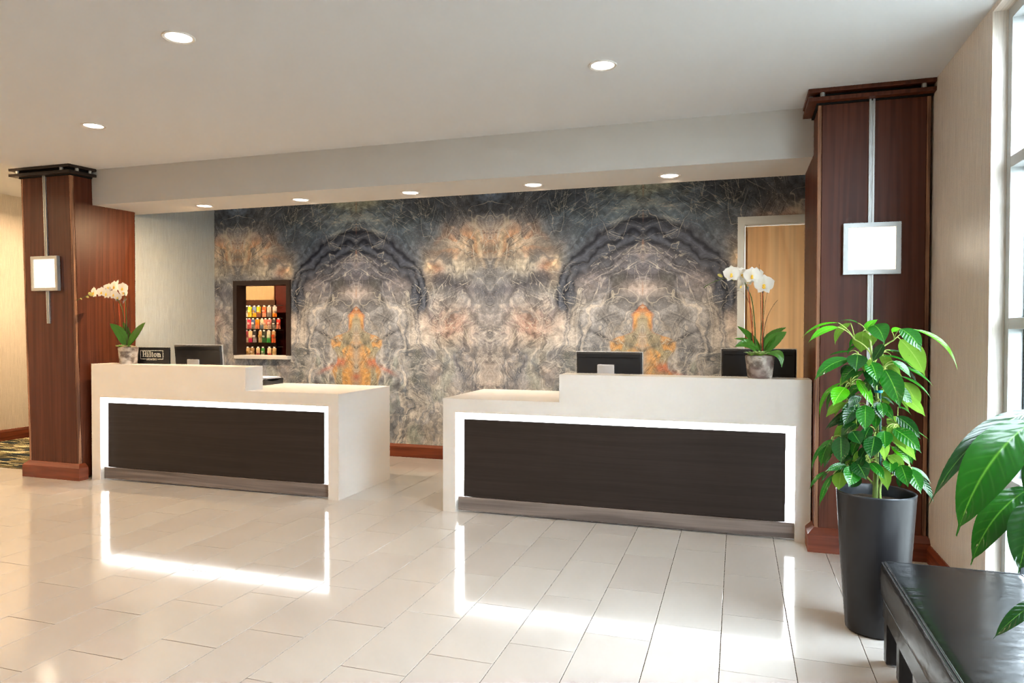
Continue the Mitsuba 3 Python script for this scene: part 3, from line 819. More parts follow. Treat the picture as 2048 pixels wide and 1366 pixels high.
# ---------------------------------------------------------------- orchids
def flower(parent, at, r, yaw, pitch, seed, back=False):
    """A moth orchid flower: two broad petals, three sepals, a small yellow lip. Faces -y before yaw."""
    rg = random.Random(seed)

    def petal(ang, length, width, cup, k0):
        n, m = 9, 5
        v, uv = [], []
        for i in range(n):
            s = i / (n - 1)
            hw = width / 2 * math.sin(math.pi * min(1, s * 0.93 + 0.07)) ** 0.6 if s < 1 else 0.0
            for j in range(m):
                c = j / (m - 1) * 2 - 1
                X, Z = hw * c, length * s * (1 - 0.08 * c * c)
                Y = -cup * length * (s - 0.55) ** 2 + 0.10 * hw * c * c + 0.012 * length * math.sin(7 * s + 3 * c + k0)
                ca, sa = math.cos(ang), math.sin(ang)
                v.append((X * ca + Z * sa, Y, Z * ca - X * sa)); uv.append((c * 0.5 + 0.5, s))
        f = []
        for i in range(n - 1):
            for j in range(m - 1):
                q = (i * m + j, i * m + j + 1, (i + 1) * m + j + 1, (i + 1) * m + j)
                f += [q[:3], (q[0], q[2], q[3])]
        return np.array(v), np.array(f), np.array(uv)
    vs, fs, us, o = [], [], [], 0
    for ang, l, w, cup, dy in ((1.25, 1.02, 1.25, 0.28, -0.05), (-1.25, 1.02, 1.25, 0.28, -0.05), (0.0, 1.0, 0.78, 0.2, 0.03), (2.55, 0.95, 0.62, 0.2, 0.03), (-2.55, 0.95, 0.62, 0.2, 0.03)):
        v, f, uv = petal(ang + rg.uniform(-0.08, 0.08), l * r, w * r, cup, rg.random() * 6)
        vs.append(v + [0, dy * r, 0]); fs.append(f + o); us.append(uv); o += len(v)
    v, f, uv = np.vstack(vs), np.vstack(fs), np.vstack(us)
    rot = np.array(T().rotate([0, 0, 1], math.degrees(yaw)).rotate([1, 0, 0], math.degrees(pitch)).matrix)[:3, :3]
    key = part(parent, 'flower', (v @ rot.T + np.array(at), f), 'petal', smooth=True, uv=uv)
    lip, lf = blob(0.17 * r, (0, -0.15 * r, -0.12 * r), (0.8, 0.9, 1.1), 1)
    lp, lpf = blob(0.13 * r, (0, -0.22 * r, -0.30 * r), (1.2, 0.7, 0.9), 1)
    m = cat((lip, lf), (lp, lpf))
    part(key, 'lip', (m[0] @ rot.T + np.array(at), m[1]), 'lip', smooth=True, label='yellow lip')


def rosette(parent, at, r, n, seed):
    rg = random.Random(seed)
    vs, fs, us, o = [], [], [], 0
    for i in range(n):
        a, k = i * 2.4, (i + 1) / n
        l = r * (0.35 + 0.65 * k)
        d = np.array([math.cos(a), math.sin(a), 0]); e = 1.25 - 1.0 * k
        tip = np.array(at) + d * l * math.cos(e) + np.array([0, 0, l * math.sin(e)])
        (v, f), uv = leaf(at, tip, l * 0.42, 0.0, 0.05 * l, 0.5, 6, 0.04)
        vs.append(v); fs.append(f + o); us.append(uv); o += len(v)
    part(parent, 'succulent', (np.vstack(vs), np.vstack(fs)), 'succulent', smooth=True, uv=np.vstack(us), label='pale green succulent rosette at the foot')


def pot(parent, x, y, z0, r0, r1, h, n=40):
    pr = [(0, z0), (r0 * 0.94, z0), (r0, z0 + 0.006), (r1, z0 + h - 0.004), (r1 - 0.002, z0 + h), (r1 - 0.009, z0 + h), (r1 - 0.012, z0 + h - 0.03), (0, z0 + h - 0.03)]
    part(parent, 'pot', lathe(pr, n, (x, y, 0)), 'concrete', smooth=40, label='weathered concrete pot')
    a = trimesh.creation.icosphere(subdivisions=3, radius=1.0)
    v = np.array(a.vertices); v = v * (1 + 0.35 * (meshkit.noise(v * 5, 3)[:, None] - 0.5))
    v = v * [r1 - 0.008, r1 - 0.008, 0.030] + [x, y, z0 + h - 0.012]
    part(parent, 'moss', (v, a.faces), 'moss', smooth=True)


def orchid(label, at, r0, r1, h, stems, flowers, buds, stakes, twigs, leaves, succ, clips):
    o = thing('potted_orchid', label, 'orchid', 'white orchids in concrete pots')
    x, y = at
    pot(o, x, y, 1.091, r0, r1, h)
    for s in stems:
        part(o, 'stem', tube(spline(s, 30), 0.0042, 0.0022, 6), 'orchid_stem', smooth=40)
    for s in stakes:
        part(o, 'stake', tube(s, 0.0035, 0.0035, 6), 'stake_red', smooth=40, label='thin reddish stake')
    for s in twigs:
        part(o, 'twig', tube(spline(s, 16), 0.0026, 0.0010, 5), 'twig', smooth=40, label='bare dark twig')
    for c in clips:
        rg = random.Random(9)
        sp = [tube([c, np.array(c) + 0.026 * np.array([math.cos(k * 1.1) * math.sin(k), math.sin(k * 1.1), math.cos(k * 0.9)])], 0.003, 0.001, 4) for k in range(9)]
        part(o, 'clip', cat(*sp), 'clip_grey', label='grey clip')
    for i, (p, sc, yaw, pitch) in enumerate(flowers):
        flower(o, p, 0.057 * sc, yaw, pitch, 31 + i)
    for p, l in buds:
        v, f = blob(1, (0, 0, 0), (l, l * 0.55, l * 0.55), 2)
        part(o, 'bud', moved((v, f), p, ry=0.5), 'bud', smooth=True, label='greenish flower bud')
    for b, t, w, fa, ar in leaves:
        m, uv = leaf(b, t, w, fa, ar, 0.25, 11, 0.02, sharp=0.85)
        part(o, 'leaf', m, 'orchid_leaf', smooth=True, uv=uv)
    for p, rr, n in succ:
        rosette(o, p, rr, n, 4)
    return o


y = 5.20
P_ = lambda x, z, dy=0.0: (x, y + dy, z)
orchid('white orchid on the left desk, its flower spray leaning left over the wooden column', (-5.463, 5.205), 0.075, 0.087, 0.158,
       [[P_(-5.500, 1.25), P_(-5.496, 1.433), P_(-5.519, 1.575), P_(-5.566, 1.679), P_(-5.601, 1.722, -0.001), P_(-5.626, 1.777, -0.033), P_(-5.662, 1.798, -0.078), P_(-5.696, 1.783, -0.118), P_(-5.735, 1.743, -0.164), P_(-5.764, 1.703, -0.225), P_(-5.781, 1.679, -0.273)],
        [P_(-5.480, 1.25), P_(-5.478, 1.45), P_(-5.488, 1.66), P_(-5.50, 1.78)]],
       [(P_(-5.689, 1.758, -0.159), 0.97, -0.3, 0.05), (P_(-5.665, 1.763, -0.101), 0.92, 0.5, 0.0), (P_(-5.620, 1.750, -0.085), 0.97, 0.0, -0.05), (P_(-5.604, 1.745, -0.025), 0.87, 0.5, 0.1), (P_(-5.553, 1.816, -0.06), 1.01, -0.1, 0.05), (P_(-5.468, 1.800, -0.05), 1.01, 0.35, 0.0),
        (P_(-5.654, 1.809, -0.038), 0.83, 0.4, -0.3), (P_(-5.603, 1.846, 0.016), 0.78, -1.0, -0.2), (P_(-5.584, 1.722, 0.0), 0.74, 0.6, 0.3), (P_(-5.53, 1.765, 0.02), 0.83, 0.2, 0.2)],
       [(P_(-5.731, 1.742, -0.159), 0.030), (P_(-5.749, 1.717, -0.180), 0.018), (P_(-5.768, 1.697, -0.230), 0.012)],
       [[P_(-5.539, 1.25), P_(-5.572, 1.66)], [P_(-5.497, 1.25), P_(-5.503, 1.683)]],
       [[P_(-5.57, 1.25), P_(-5.616, 1.693, -0.021), P_(-5.623, 1.951, -0.029)], [P_(-5.485, 1.25), P_(-5.44, 1.71)], [P_(-5.473, 1.25), P_(-5.417, 1.598)]],
       [(P_(-5.485, 1.262), P_(-5.615, 1.470, -0.059), 0.10, 0.75, 0.03), (P_(-5.475, 1.262, 0.02), P_(-5.520, 1.485, 0.0), 0.09, 0.9, 0.02), (P_(-5.461, 1.262), P_(-5.275, 1.480, 0.02), 0.120, 0.92, 0.0), (P_(-5.461, 1.262, -0.01), P_(-5.250, 1.395, -0.06), 0.115, 0.92, 0.008), (P_(-5.47, 1.262, 0.02), P_(-5.56, 1.33, 0.16), 0.08, 0.4, 0.03)],
       [((-5.500, 5.155, 1.245), 0.062, 16), ((-5.425, 5.17, 1.247), 0.045, 14)], [P_(-5.503, 1.683), P_(-5.585, 1.70)])
y = 5.15
orchid('white orchid on the right desk in front of a monitor and the wooden door', (0.150, 5.175), 0.082, 0.098, 0.157,
       [[P_(0.120, 1.25), P_(0.116, 1.41), P_(0.105, 1.552), P_(0.084, 1.666), P_(0.053, 1.737), P_(0.022, 1.788), P_(-0.046, 1.793), P_(-0.121, 1.776), P_(-0.19, 1.749), P_(-0.229, 1.72)],
        [P_(0.160, 1.25), P_(0.162, 1.481), P_(0.168, 1.622), P_(0.161, 1.7), P_(0.157, 1.74)]],
       [(P_(-0.041, 1.812, -0.05), 1.08, -0.15, 0.05), (P_(0.092, 1.797, -0.06), 1.1, 0.0, 0.0), (P_(0.170, 1.735, -0.04), 1.28, -0.05, 0.05), (P_(0.025, 1.808, 0.0), 1.0, 0.3, -0.1), (P_(-0.008, 1.826, 0.02), 0.8, -0.6, -0.2), (P_(0.062, 1.773, 0.0), 0.9, 0.3, 0.2), (P_(0.120, 1.808, 0.0), 0.95, 0.4, 0.0), (P_(0.016, 1.735, 0.02), 0.75, 1.3, 0.5)],
       [(P_(-0.118, 1.805), 0.020), (P_(-0.032, 1.780, -0.01), 0.016), (P_(-0.07, 1.784), 0.014)],
       [[P_(0.114, 1.25), P_(0.07, 1.709)], [P_(0.164, 1.25), P_(0.163, 1.693)]],
       [[P_(0.093, 1.25), P_(0.099, 1.481), P_(0.064, 1.638), P_(0.009, 1.699), P_(-0.025, 1.681)], [P_(0.154, 1.25), P_(0.152, 1.587), P_(0.139, 1.877)], [P_(0.174, 1.25), P_(0.172, 1.516), P_(0.194, 1.686)], [P_(0.177, 1.25), P_(0.186, 1.481), P_(0.234, 1.594), P_(0.261, 1.629)]],
       [(P_(0.150, 1.27), P_(-0.002, 1.452, 0.03), 0.075, 0.3, 0.015), (P_(0.130, 1.27), P_(-0.022, 1.362, -0.03), 0.065, 0.35, 0.03), (P_(0.130, 1.262, -0.02), P_(-0.018, 1.308, -0.08), 0.075, 0.75, 0.045), (P_(0.165, 1.27, 0.01), P_(0.318, 1.442, 0.02), 0.085, 0.4, 0.03), (P_(0.170, 1.27), P_(0.318, 1.412, -0.03), 0.095, 0.85, 0.012), (P_(0.187, 1.262, -0.03), P_(0.287, 1.170, -0.07), 0.055, 0.9, 0.055)],
       [((0.092, 5.10, 1.245), 0.075, 16), ((0.152, 5.085, 1.243), 0.085, 18)], [P_(0.163, 1.70), P_(0.068, 1.71)])


# ---------------------------------------------------------------- umbrella trees
LEAF=[
 (0.464,3.720,1.459, 0.298,3.690,1.385, 0.027,0.4,0.022,"b"),
 (0.458,3.690,1.438, 0.324,3.640,1.364, 0.036,0.6,0.017,"b"),
 (0.522,3.750,1.458, 0.457,3.770,1.350, 0.032,0.8,0.022,"l"),
 (0.553,3.740,1.458, 0.470,3.770,1.466, 0.022,0.3,0.010,"m"),
 (0.581,3.720,1.415, 0.641,3.740,1.475, 0.038,0.7,0.010,"b"),
 (0.570,3.700,1.419, 0.574,3.780,1.315, 0.079,1.0,0.000,"l"),
 (0.614,3.700,1.448, 0.642,3.590,1.360, 0.081,1.0,0.019,"g"),
 (0.700,3.740,1.415, 0.755,3.780,1.427, 0.033,0.5,0.007,"b"),
 (0.727,3.690,1.430, 0.797,3.620,1.326, 0.068,0.9,0.014,"g"),
 (0.797,3.750,1.428, 0.977,3.750,1.240, 0.031,0.4,0.040,"b"),
 (0.735,3.740,1.380, 0.848,3.770,1.207, 0.090,1.0,0.012,"l"),
 (0.663,3.750,1.324, 0.780,3.750,1.302, 0.019,0.3,0.010,"m"),
 (0.658,3.720,1.301, 0.808,3.740,1.233, 0.033,0.4,0.019,"m"),
 (0.657,3.700,1.358, 0.611,3.700,1.272, 0.043,0.9,0.000,"d"),
 (0.521,3.750,1.319, 0.424,3.760,1.296, 0.019,0.3,0.007,"m"),
 (0.511,3.700,1.286, 0.351,3.630,1.184, 0.062,0.8,0.022,"g"),
 (0.547,3.690,1.306, 0.524,3.590,1.232, 0.081,1.0,0.005,"d"),
 (0.510,3.720,1.258, 0.486,3.700,1.184, 0.034,0.8,0.010,"d"),
 (0.539,3.750,1.238, 0.509,3.770,1.212, 0.024,0.5,0.002,"l"),
 (0.590,3.670,1.270, 0.605,3.600,1.145, 0.066,1.0,0.009,"d"),
 (0.596,3.660,1.275, 0.609,3.560,1.185, 0.070,1.0,0.009,"g"),
 (0.658,3.660,1.239, 0.702,3.550,1.071, 0.084,1.0,0.014,"g"),
 (0.711,3.750,1.262, 0.880,3.750,1.159, 0.029,0.4,0.019,"m"),
 (0.740,3.740,1.205, 0.870,3.740,1.098, 0.026,0.4,0.017,"m"),
 (0.671,3.800,1.268, 0.767,3.860,1.200, 0.053,1.0,0.010,"l"),
 (0.752,3.750,1.177, 0.817,3.770,1.033, 0.071,1.0,0.014,"l"),
 (0.540,3.660,1.190, 0.599,3.590,1.069, 0.043,1.0,0.007,"b"),
 (0.482,3.740,1.169, 0.384,3.710,1.001, 0.024,0.4,0.032,"b"),
 (0.487,3.750,1.156, 0.423,3.750,1.015, 0.022,0.4,0.024,"m"),
 (0.492,3.680,1.150, 0.429,3.590,1.069, 0.072,1.0,0.007,"b"),
 (0.525,3.750,1.140, 0.533,3.760,1.059, 0.032,1.0,0.000,"d"),
 (0.483,3.750,1.107, 0.460,3.770,1.000, 0.041,1.0,0.007,"l"),
 (0.659,3.750,1.192, 0.637,3.740,1.144, 0.034,1.0,0.000,"d"),
 (0.682,3.800,1.150, 0.707,3.840,1.052, 0.058,1.0,0.000,"l"),
 (0.651,3.740,1.106, 0.715,3.740,1.064, 0.019,0.4,0.007,"d"),
 (0.633,3.690,1.081, 0.691,3.620,1.007, 0.043,1.0,0.009,"g"),
 (0.732,3.750,1.058, 0.788,3.750,1.022, 0.021,0.4,0.007,"m"),
 (0.542,3.690,1.059, 0.480,3.630,0.971, 0.057,1.0,0.007,"d"),
 (0.553,3.760,0.992, 0.449,3.770,0.888, 0.049,0.9,0.007,"l"),
 (0.517,3.720,1.044, 0.405,3.700,0.938, 0.024,0.5,0.005,"d"),
 (0.574,3.640,1.073, 0.559,3.550,0.963, 0.073,1.0,0.000,"m"),
 (0.525,3.680,0.942, 0.554,3.620,0.888, 0.064,1.0,0.000,"d"),
 (0.551,3.770,0.990, 0.550,3.790,0.927, 0.034,1.0,0.000,"l"),
 (0.614,3.640,0.929, 0.584,3.560,0.834, 0.072,1.0,0.000,"d"),
 (0.662,3.680,0.950, 0.651,3.600,0.878, 0.064,1.0,0.000,"g"),
 (0.701,3.690,0.961, 0.799,3.600,0.866, 0.068,1.0,0.012,"g"),
 (0.735,3.750,0.919, 0.799,3.770,0.781, 0.069,1.0,0.010,"m"),
 (0.791,3.750,0.958, 0.865,3.740,0.906, 0.014,0.3,0.002,"m"),
 (0.693,3.800,0.995, 0.759,3.840,0.947, 0.053,1.0,0.005,"l"),
 (0.473,3.660,0.917, 0.465,3.580,0.800, 0.074,1.0,0.000,"d"),
 (0.443,3.720,0.896, 0.346,3.680,0.740, 0.022,0.4,0.024,"g"),
 (0.437,3.700,0.895, 0.390,3.690,0.763, 0.051,1.0,0.010,"m"),
 (0.443,3.750,0.812, 0.411,3.760,0.740, 0.022,0.5,0.007,"m"),
 (0.698,3.720,0.872, 0.779,3.700,0.784, 0.033,0.8,0.009,"b"),
 (0.504,3.700,0.775, 0.407,3.660,0.746, 0.034,0.8,0.005,"g"),
 (0.411,3.700,0.738, 0.336,3.660,0.654, 0.022,0.4,0.010,"m"),
 (0.420,3.720,0.728, 0.396,3.720,0.684, 0.017,0.5,0.002,"m"),
 (0.446,3.710,0.724, 0.382,3.670,0.576, 0.027,0.5,0.010,"m"),
 (0.481,3.710,0.738, 0.465,3.660,0.658, 0.065,1.0,0.000,"l"),
 (0.531,3.650,0.777, 0.496,3.560,0.699, 0.073,1.0,0.005,"m"),
 (0.538,3.660,0.804, 0.571,3.570,0.733, 0.076,1.0,0.005,"d"),
 (0.600,3.670,0.797, 0.648,3.580,0.738, 0.042,1.0,0.007,"g"),
 (0.690,3.700,0.811, 0.683,3.640,0.761, 0.061,1.0,0.002,"g"),
 (0.731,3.670,0.795, 0.743,3.580,0.710, 0.065,1.0,0.007,"g"),
 (0.766,3.690,0.775, 0.804,3.620,0.676, 0.061,1.0,0.009,"g"),
 (0.780,3.740,0.776, 0.869,3.730,0.705, 0.021,0.4,0.012,"m"),
 (0.789,3.730,0.754, 0.876,3.710,0.622, 0.033,0.6,0.014,"d"),
 (0.739,3.740,0.737, 0.742,3.750,0.671, 0.026,1.0,0.000,"d"),
 (0.571,3.780,0.821, 0.560,3.800,0.768, 0.054,1.0,0.000,"l"),
 (0.573,3.750,0.715, 0.531,3.760,0.654, 0.041,1.0,0.000,"d"),
]

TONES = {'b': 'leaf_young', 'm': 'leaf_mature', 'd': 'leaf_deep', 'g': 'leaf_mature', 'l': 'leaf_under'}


def planter(parent, x, y, r0, r1, h):
    pr = [(0, 0), (r0 - 0.01, 0), (r0, 0.01), (r0 + (r1 - r0) * 0.55, h * 0.5), (r1, h), ]
    part(parent, 'planter', lathe(pr, 64, (x, y, 0)), 'planter', smooth=40, label='tall dark tapered planter')
    rim = [(r1, h - 0.001), (r1 + 0.001, h + 0.004), (r1 - 0.004, h + 0.008), (r1 - 0.010, h + 0.006), (r1 - 0.014, h - 0.02), (r1 - 0.02, h - 0.09)]
    part(parent, 'planter_rim', lathe(rim, 64, (x, y, 0)), 'planter_rim', smooth=50)
    n = 24
    a = np.arange(n) / n * 2 * np.pi
    rr = np.array([0.25, 0.5, 0.75, 1.0])
    v = [[x, y, h - 0.045]] + [[x + (r1 - 0.017) * q * np.cos(t), y + (r1 - 0.017) * q * np.sin(t), h - 0.05 + 0.012 * meshkit.noise(np.array([q * 5 * np.cos(t), q * 5 * np.sin(t), 1.0]))] for q in rr for t in a]
    f = [(0, 1 + k, 1 + (k + 1) % n) for k in range(n)]
    for i in range(3):
        for k in range(n):
            q = (1 + i * n + k, 1 + (i + 1) * n + k, 1 + (i + 1) * n + (k + 1) % n, 1 + i * n + (k + 1) % n)
            f += [q[:3], (q[0], q[2], q[3])]
    part(parent, 'soil', (np.array(v), np.array(f)), 'soil', smooth=True)


def stalks(parent, stem, hubs, bases):
    st = np.array(stem)
    hubs = [np.array(q) for q in hubs]
    for q in hubs:
        dz = 0.05 + 0.45 * math.hypot(q[0] - np.interp(q[2], st[:, 2], st[:, 0]), q[1] - 3.72 if False else 0)
        z = max(min(q[2] - dz, st[:, 2].max()), st[:, 2].min() + 0.04)
        a = np.array([np.interp(z, st[:, 2], st[:, k]) for k in range(3)])
        mid = (a + q) / 2 + [0, 0, 0.015]
        part(parent, 'stalk', tube(spline([a, mid, q], 10), 0.0048, 0.0032, 6), 'stalk', smooth=40)
    for b in bases:
        b = np.array(b)
        q = min(hubs, key=lambda t: np.linalg.norm((t - b) * [1, 0.6, 1]))
        part(parent, 'stalk', tube(spline([q, (q + b) / 2 + [0, 0, 0.012], b], 6), 0.0026, 0.0020, 5), 'stalk', smooth=40)


pt = thing('umbrella_tree', 'leafy umbrella tree in a tall dark planter between the right desk and the bench', 'potted plant')
planter(pt, 0.630, 3.69, 0.127, 0.172, 0.655)
STEM = [(0.632, 3.72, 0.60), (0.635, 3.72, 0.756), (0.64, 3.72, 0.9), (0.641, 3.72, 1.043), (0.626, 3.72, 1.186), (0.608, 3.72, 1.329), (0.598, 3.72, 1.405)]
part(pt, 'trunk', tube(spline(STEM, 24), 0.0125, 0.005, 9), 'stem_green', smooth=40)
part(pt, 'trunk', tube(spline([(0.655, 3.70, 0.60), (0.665, 3.70, 0.75), (0.70, 3.71, 0.82), (0.735, 3.72, 0.87)], 12), 0.007, 0.004, 8), 'stem_green', smooth=40)
part(pt, 'stake', tube([(0.650, 3.700, 0.61), (0.649, 3.700, 0.90), (0.645, 3.70, 1.14)], 0.0055, 0.0055, 8), 'stake_green', smooth=40, label='dark green support stake')
for z, x in ((1.133, 0.640), (1.028, 0.645)):
    part(pt, 'tie', lathe([(0.017, z - 0.006), (0.0185, z - 0.004), (0.0185, z + 0.004), (0.017, z + 0.006)], 16, (x, 3.708, 0)), 'tie_teal', smooth=40, label='teal plant tie')
HUB = [(0.536, 3.72, 1.378), (0.592, 3.72, 1.405), (0.705, 3.72, 1.377), (0.657, 3.72, 1.317), (0.552, 3.72, 1.309), (0.608, 3.72, 1.276), (0.664, 3.72, 1.239), (0.518, 3.72, 1.164), (0.642, 3.72, 1.086), (0.556, 3.72, 1.059), (0.722, 3.72, 1.188), (0.546, 3.72, 0.996), (0.52, 3.72, 0.937), (0.633, 3.72, 0.928), (0.724, 3.72, 0.975), (0.443, 3.72, 0.895), (0.522, 3.72, 0.773), (0.604, 3.72, 0.795), (0.737, 3.72, 0.791), (0.773, 3.72, 0.776)]
rng = random.Random(77)
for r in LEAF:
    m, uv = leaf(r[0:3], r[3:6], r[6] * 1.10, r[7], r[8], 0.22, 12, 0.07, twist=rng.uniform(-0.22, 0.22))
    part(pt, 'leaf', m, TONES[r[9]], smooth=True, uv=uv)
extra = []
for k in range(52):                                        # leaves on the far side, seen between the near ones
    z = rng.uniform(0.76, 1.40)
    a = rng.uniform(0.25, math.pi - 0.25)
    r0 = rng.uniform(0.05, 0.12)
    c = np.array([0.628 + r0 * math.cos(a), 3.74 + r0 * math.sin(a), z])
    l = rng.uniform(0.10, 0.15)
    tip = c + np.array([math.cos(a) * l * 0.75, math.sin(a) * l * 0.75, -l * rng.uniform(0.2, 0.8)])
    m, uv = leaf(c, tip, l * 0.42, 0.1, 0.012, 0.2, 8, 0.07)
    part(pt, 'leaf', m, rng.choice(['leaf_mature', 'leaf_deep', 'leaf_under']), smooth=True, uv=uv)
    extra.append(c)
for k in range(46):                                        # and lower down between the whorls, hanging towards the room
    z = rng.uniform(0.76, 1.30)
    a = rng.uniform(math.pi, 2 * math.pi)
    r0 = rng.uniform(0.04, 0.11)
    c = np.array([0.632 + r0 * 1.3 * math.cos(a), 3.72 + 0.6 * r0 * math.sin(a), z])
    l = rng.uniform(0.09, 0.13)
    tip = c + np.array([math.cos(a) * l * 0.8, math.sin(a) * l * 0.35, -l * rng.uniform(0.5, 0.9)])
    m, uv = leaf(c, tip, l * 0.45, 0.8, 0.010, 0.2, 9, 0.07, twist=rng.uniform(-0.5, 0.5))
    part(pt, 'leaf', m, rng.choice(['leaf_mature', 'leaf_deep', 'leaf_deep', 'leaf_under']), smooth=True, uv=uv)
    extra.append(c)
stalks(pt, STEM, HUB, [r[0:3] for r in LEAF] + extra)

# the second plant stands beside the bench, mostly out of the picture on the right
FG = [
 (0.751, 2.142, 1.215, 0.443, 1.918, 1.000, 0.050, 0.75, 0.054, 'd'),
 (0.699, 2.050, 1.198, 0.497, 1.900, 0.935, 0.112, 0.95, 0.037, 'm'),
 (0.680, 2.000, 1.042, 0.533, 1.920, 0.863, 0.070, 0.9, 0.027, 'm'),
 (0.705, 2.000, 1.150, 0.659, 1.960, 1.010, 0.060, 1.0, 0.000, 'd'),
 (0.672, 1.950, 1.020, 0.610, 1.860, 0.872, 0.085, 1.0, 0.000, 'd'),
 (0.690, 1.950, 0.790, 0.572, 1.890, 0.704, 0.034, 0.7, 0.008, 'd')]
p2 = thing('umbrella_tree', 'second umbrella tree beside the bench, broad leaves reaching in from the right edge', 'potted plant')
planter(p2, 0.955, 1.72, 0.115, 0.150, 0.50)
STEM2 = [(0.955, 1.74, 0.45), (0.95, 1.76, 0.70), (0.94, 1.80, 0.95), (0.93, 1.83, 1.20), (0.925, 1.84, 1.34)]
part(p2, 'trunk', tube(spline(STEM2, 20), 0.0125, 0.006, 9), 'stem_green', smooth=40)
HUB2 = [(0.80, 2.03, 1.20), (0.76, 1.98, 1.10), (0.74, 1.95, 0.86), (1.02, 1.95, 1.22), (1.0, 1.66, 1.18), (0.92, 1.62, 1.0), (1.04, 1.85, 0.9)]
bases = []
for r in FG:
    m, uv = leaf(r[0:3], r[3:6], r[6], r[7], r[8], 0.24, 16, 0.06)
    part(p2, 'leaf', m, TONES[r[9]], smooth=True, uv=uv)
    bases.append(r[0:3])
for k, q in enumerate(HUB2):
    for j in range(6 if k > 2 else 3):
        a = rng.uniform(-1.2, 1.2) + (0.9 if k < 3 else 0.9 * k)
        c = np.array(q) + [0.05 * math.cos(a), 0.05 * math.sin(a), 0.0]
        l = rng.uniform(0.12, 0.17)
        tip = c + np.array([math.cos(a) * l * 0.8, math.sin(a) * l * 0.8, -l * 0.55])
        tip[0] = min(tip[0], 1.10); tip[0] = max(tip[0], 0.78)
        m, uv = leaf(c, tip, l * 0.42, 0.2, 0.018, 0.2, 9, 0.07)
        part(p2, 'leaf', m, rng.choice(['leaf_mature', 'leaf_deep', 'leaf_young']), smooth=True, uv=uv)
        bases.append(c)
stalks(p2, STEM2, HUB2, bases)


# ---------------------------------------------------------------- bench
bn = thing('leather_bench', 'black leather bench with dark legs at the lower right, beside the window', 'bench')
bx0, bx1, by0, by1, bz = 0.598, 1.122, 2.11, 3.362, 0.430
cu = m3.Manifold(m3.Mesh(*(lambda t: (np.asarray(t.vertices, np.float32), np.asarray(t.faces, np.uint32)))(box(bx0, bx1, by0, by1, 0.272, bz, 0.016))))
cu = cu.refine_to_length(0.03)
v, f, _ = meshkit.arrays(cu)
v = np.array(v)
ux, uy = (v[:, 0] - bx0) / (bx1 - bx0), (v[:, 1] - by0) / (by1 - by0)
puff = np.sin(np.pi * np.clip(ux, 0, 1)) * np.sin(np.pi * np.clip(uy, 0, 1))
v[:, 2] += np.where(v[:, 2] > 0.40, 0.010 * puff ** 0.5, 0)
side = np.clip((v[:, 2] - 0.272) / 0.155, 0, 1)
bul = 0.008 * np.sin(np.pi * side)
v[:, 0] += np.where(ux < 0.01, -bul, np.where(ux > 0.99, bul, 0))
part(bn, 'cushion', (v, f), 'leather', smooth=50)
pz = bz - 0.006
loop = [(bx0 + 0.004, by0 + 0.01, pz), (bx0 + 0.004, by1 - 0.012, pz), (bx0 + 0.012, by1 - 0.004, pz), (bx1 - 0.012, by1 - 0.004, pz), (bx1 - 0.004, by1 - 0.012, pz), (bx1 - 0.004, by0 + 0.012, pz), (bx1 - 0.012, by0 + 0.004, pz), (bx0 + 0.012, by0 + 0.004, pz)]
for dz, dx in ((0.0, 0.0), (0.004, 0.009)):
    part(bn, 'piping', tube([(x + (dx if x < 0.8 else -dx), y_ + (dx if y_ < 2.6 else -dx), z + dz) for x, y_, z in loop + loop[:1]], 0.0045, 0.0045, 8), 'piping', smooth=40)
part(bn, 'apron', box(bx0 + 0.006, bx1 - 0.006, by0 + 0.006, by1 - 0.006, 0.188, 0.274, 0.006), 'leather')
for lx, ly in ((bx0 + 0.012, by1 - 0.060), (bx1 - 0.062, by1 - 0.060), (bx0 + 0.028, 3.135), (bx0 + 0.012, by0 + 0.015), (bx1 - 0.062, by0 + 0.015)):
    part(bn, 'leg', box(lx, lx + 0.05, ly, ly + 0.05, 0.006, 0.20, 0.002), 'bench_leg')
    part(bn, 'glide', lathe([(0, 0.0005), (0.016, 0.0005), (0.016, 0.007), (0, 0.007)], 14, (lx + 0.025, ly + 0.025, 0)), 'aluminium', smooth=40)


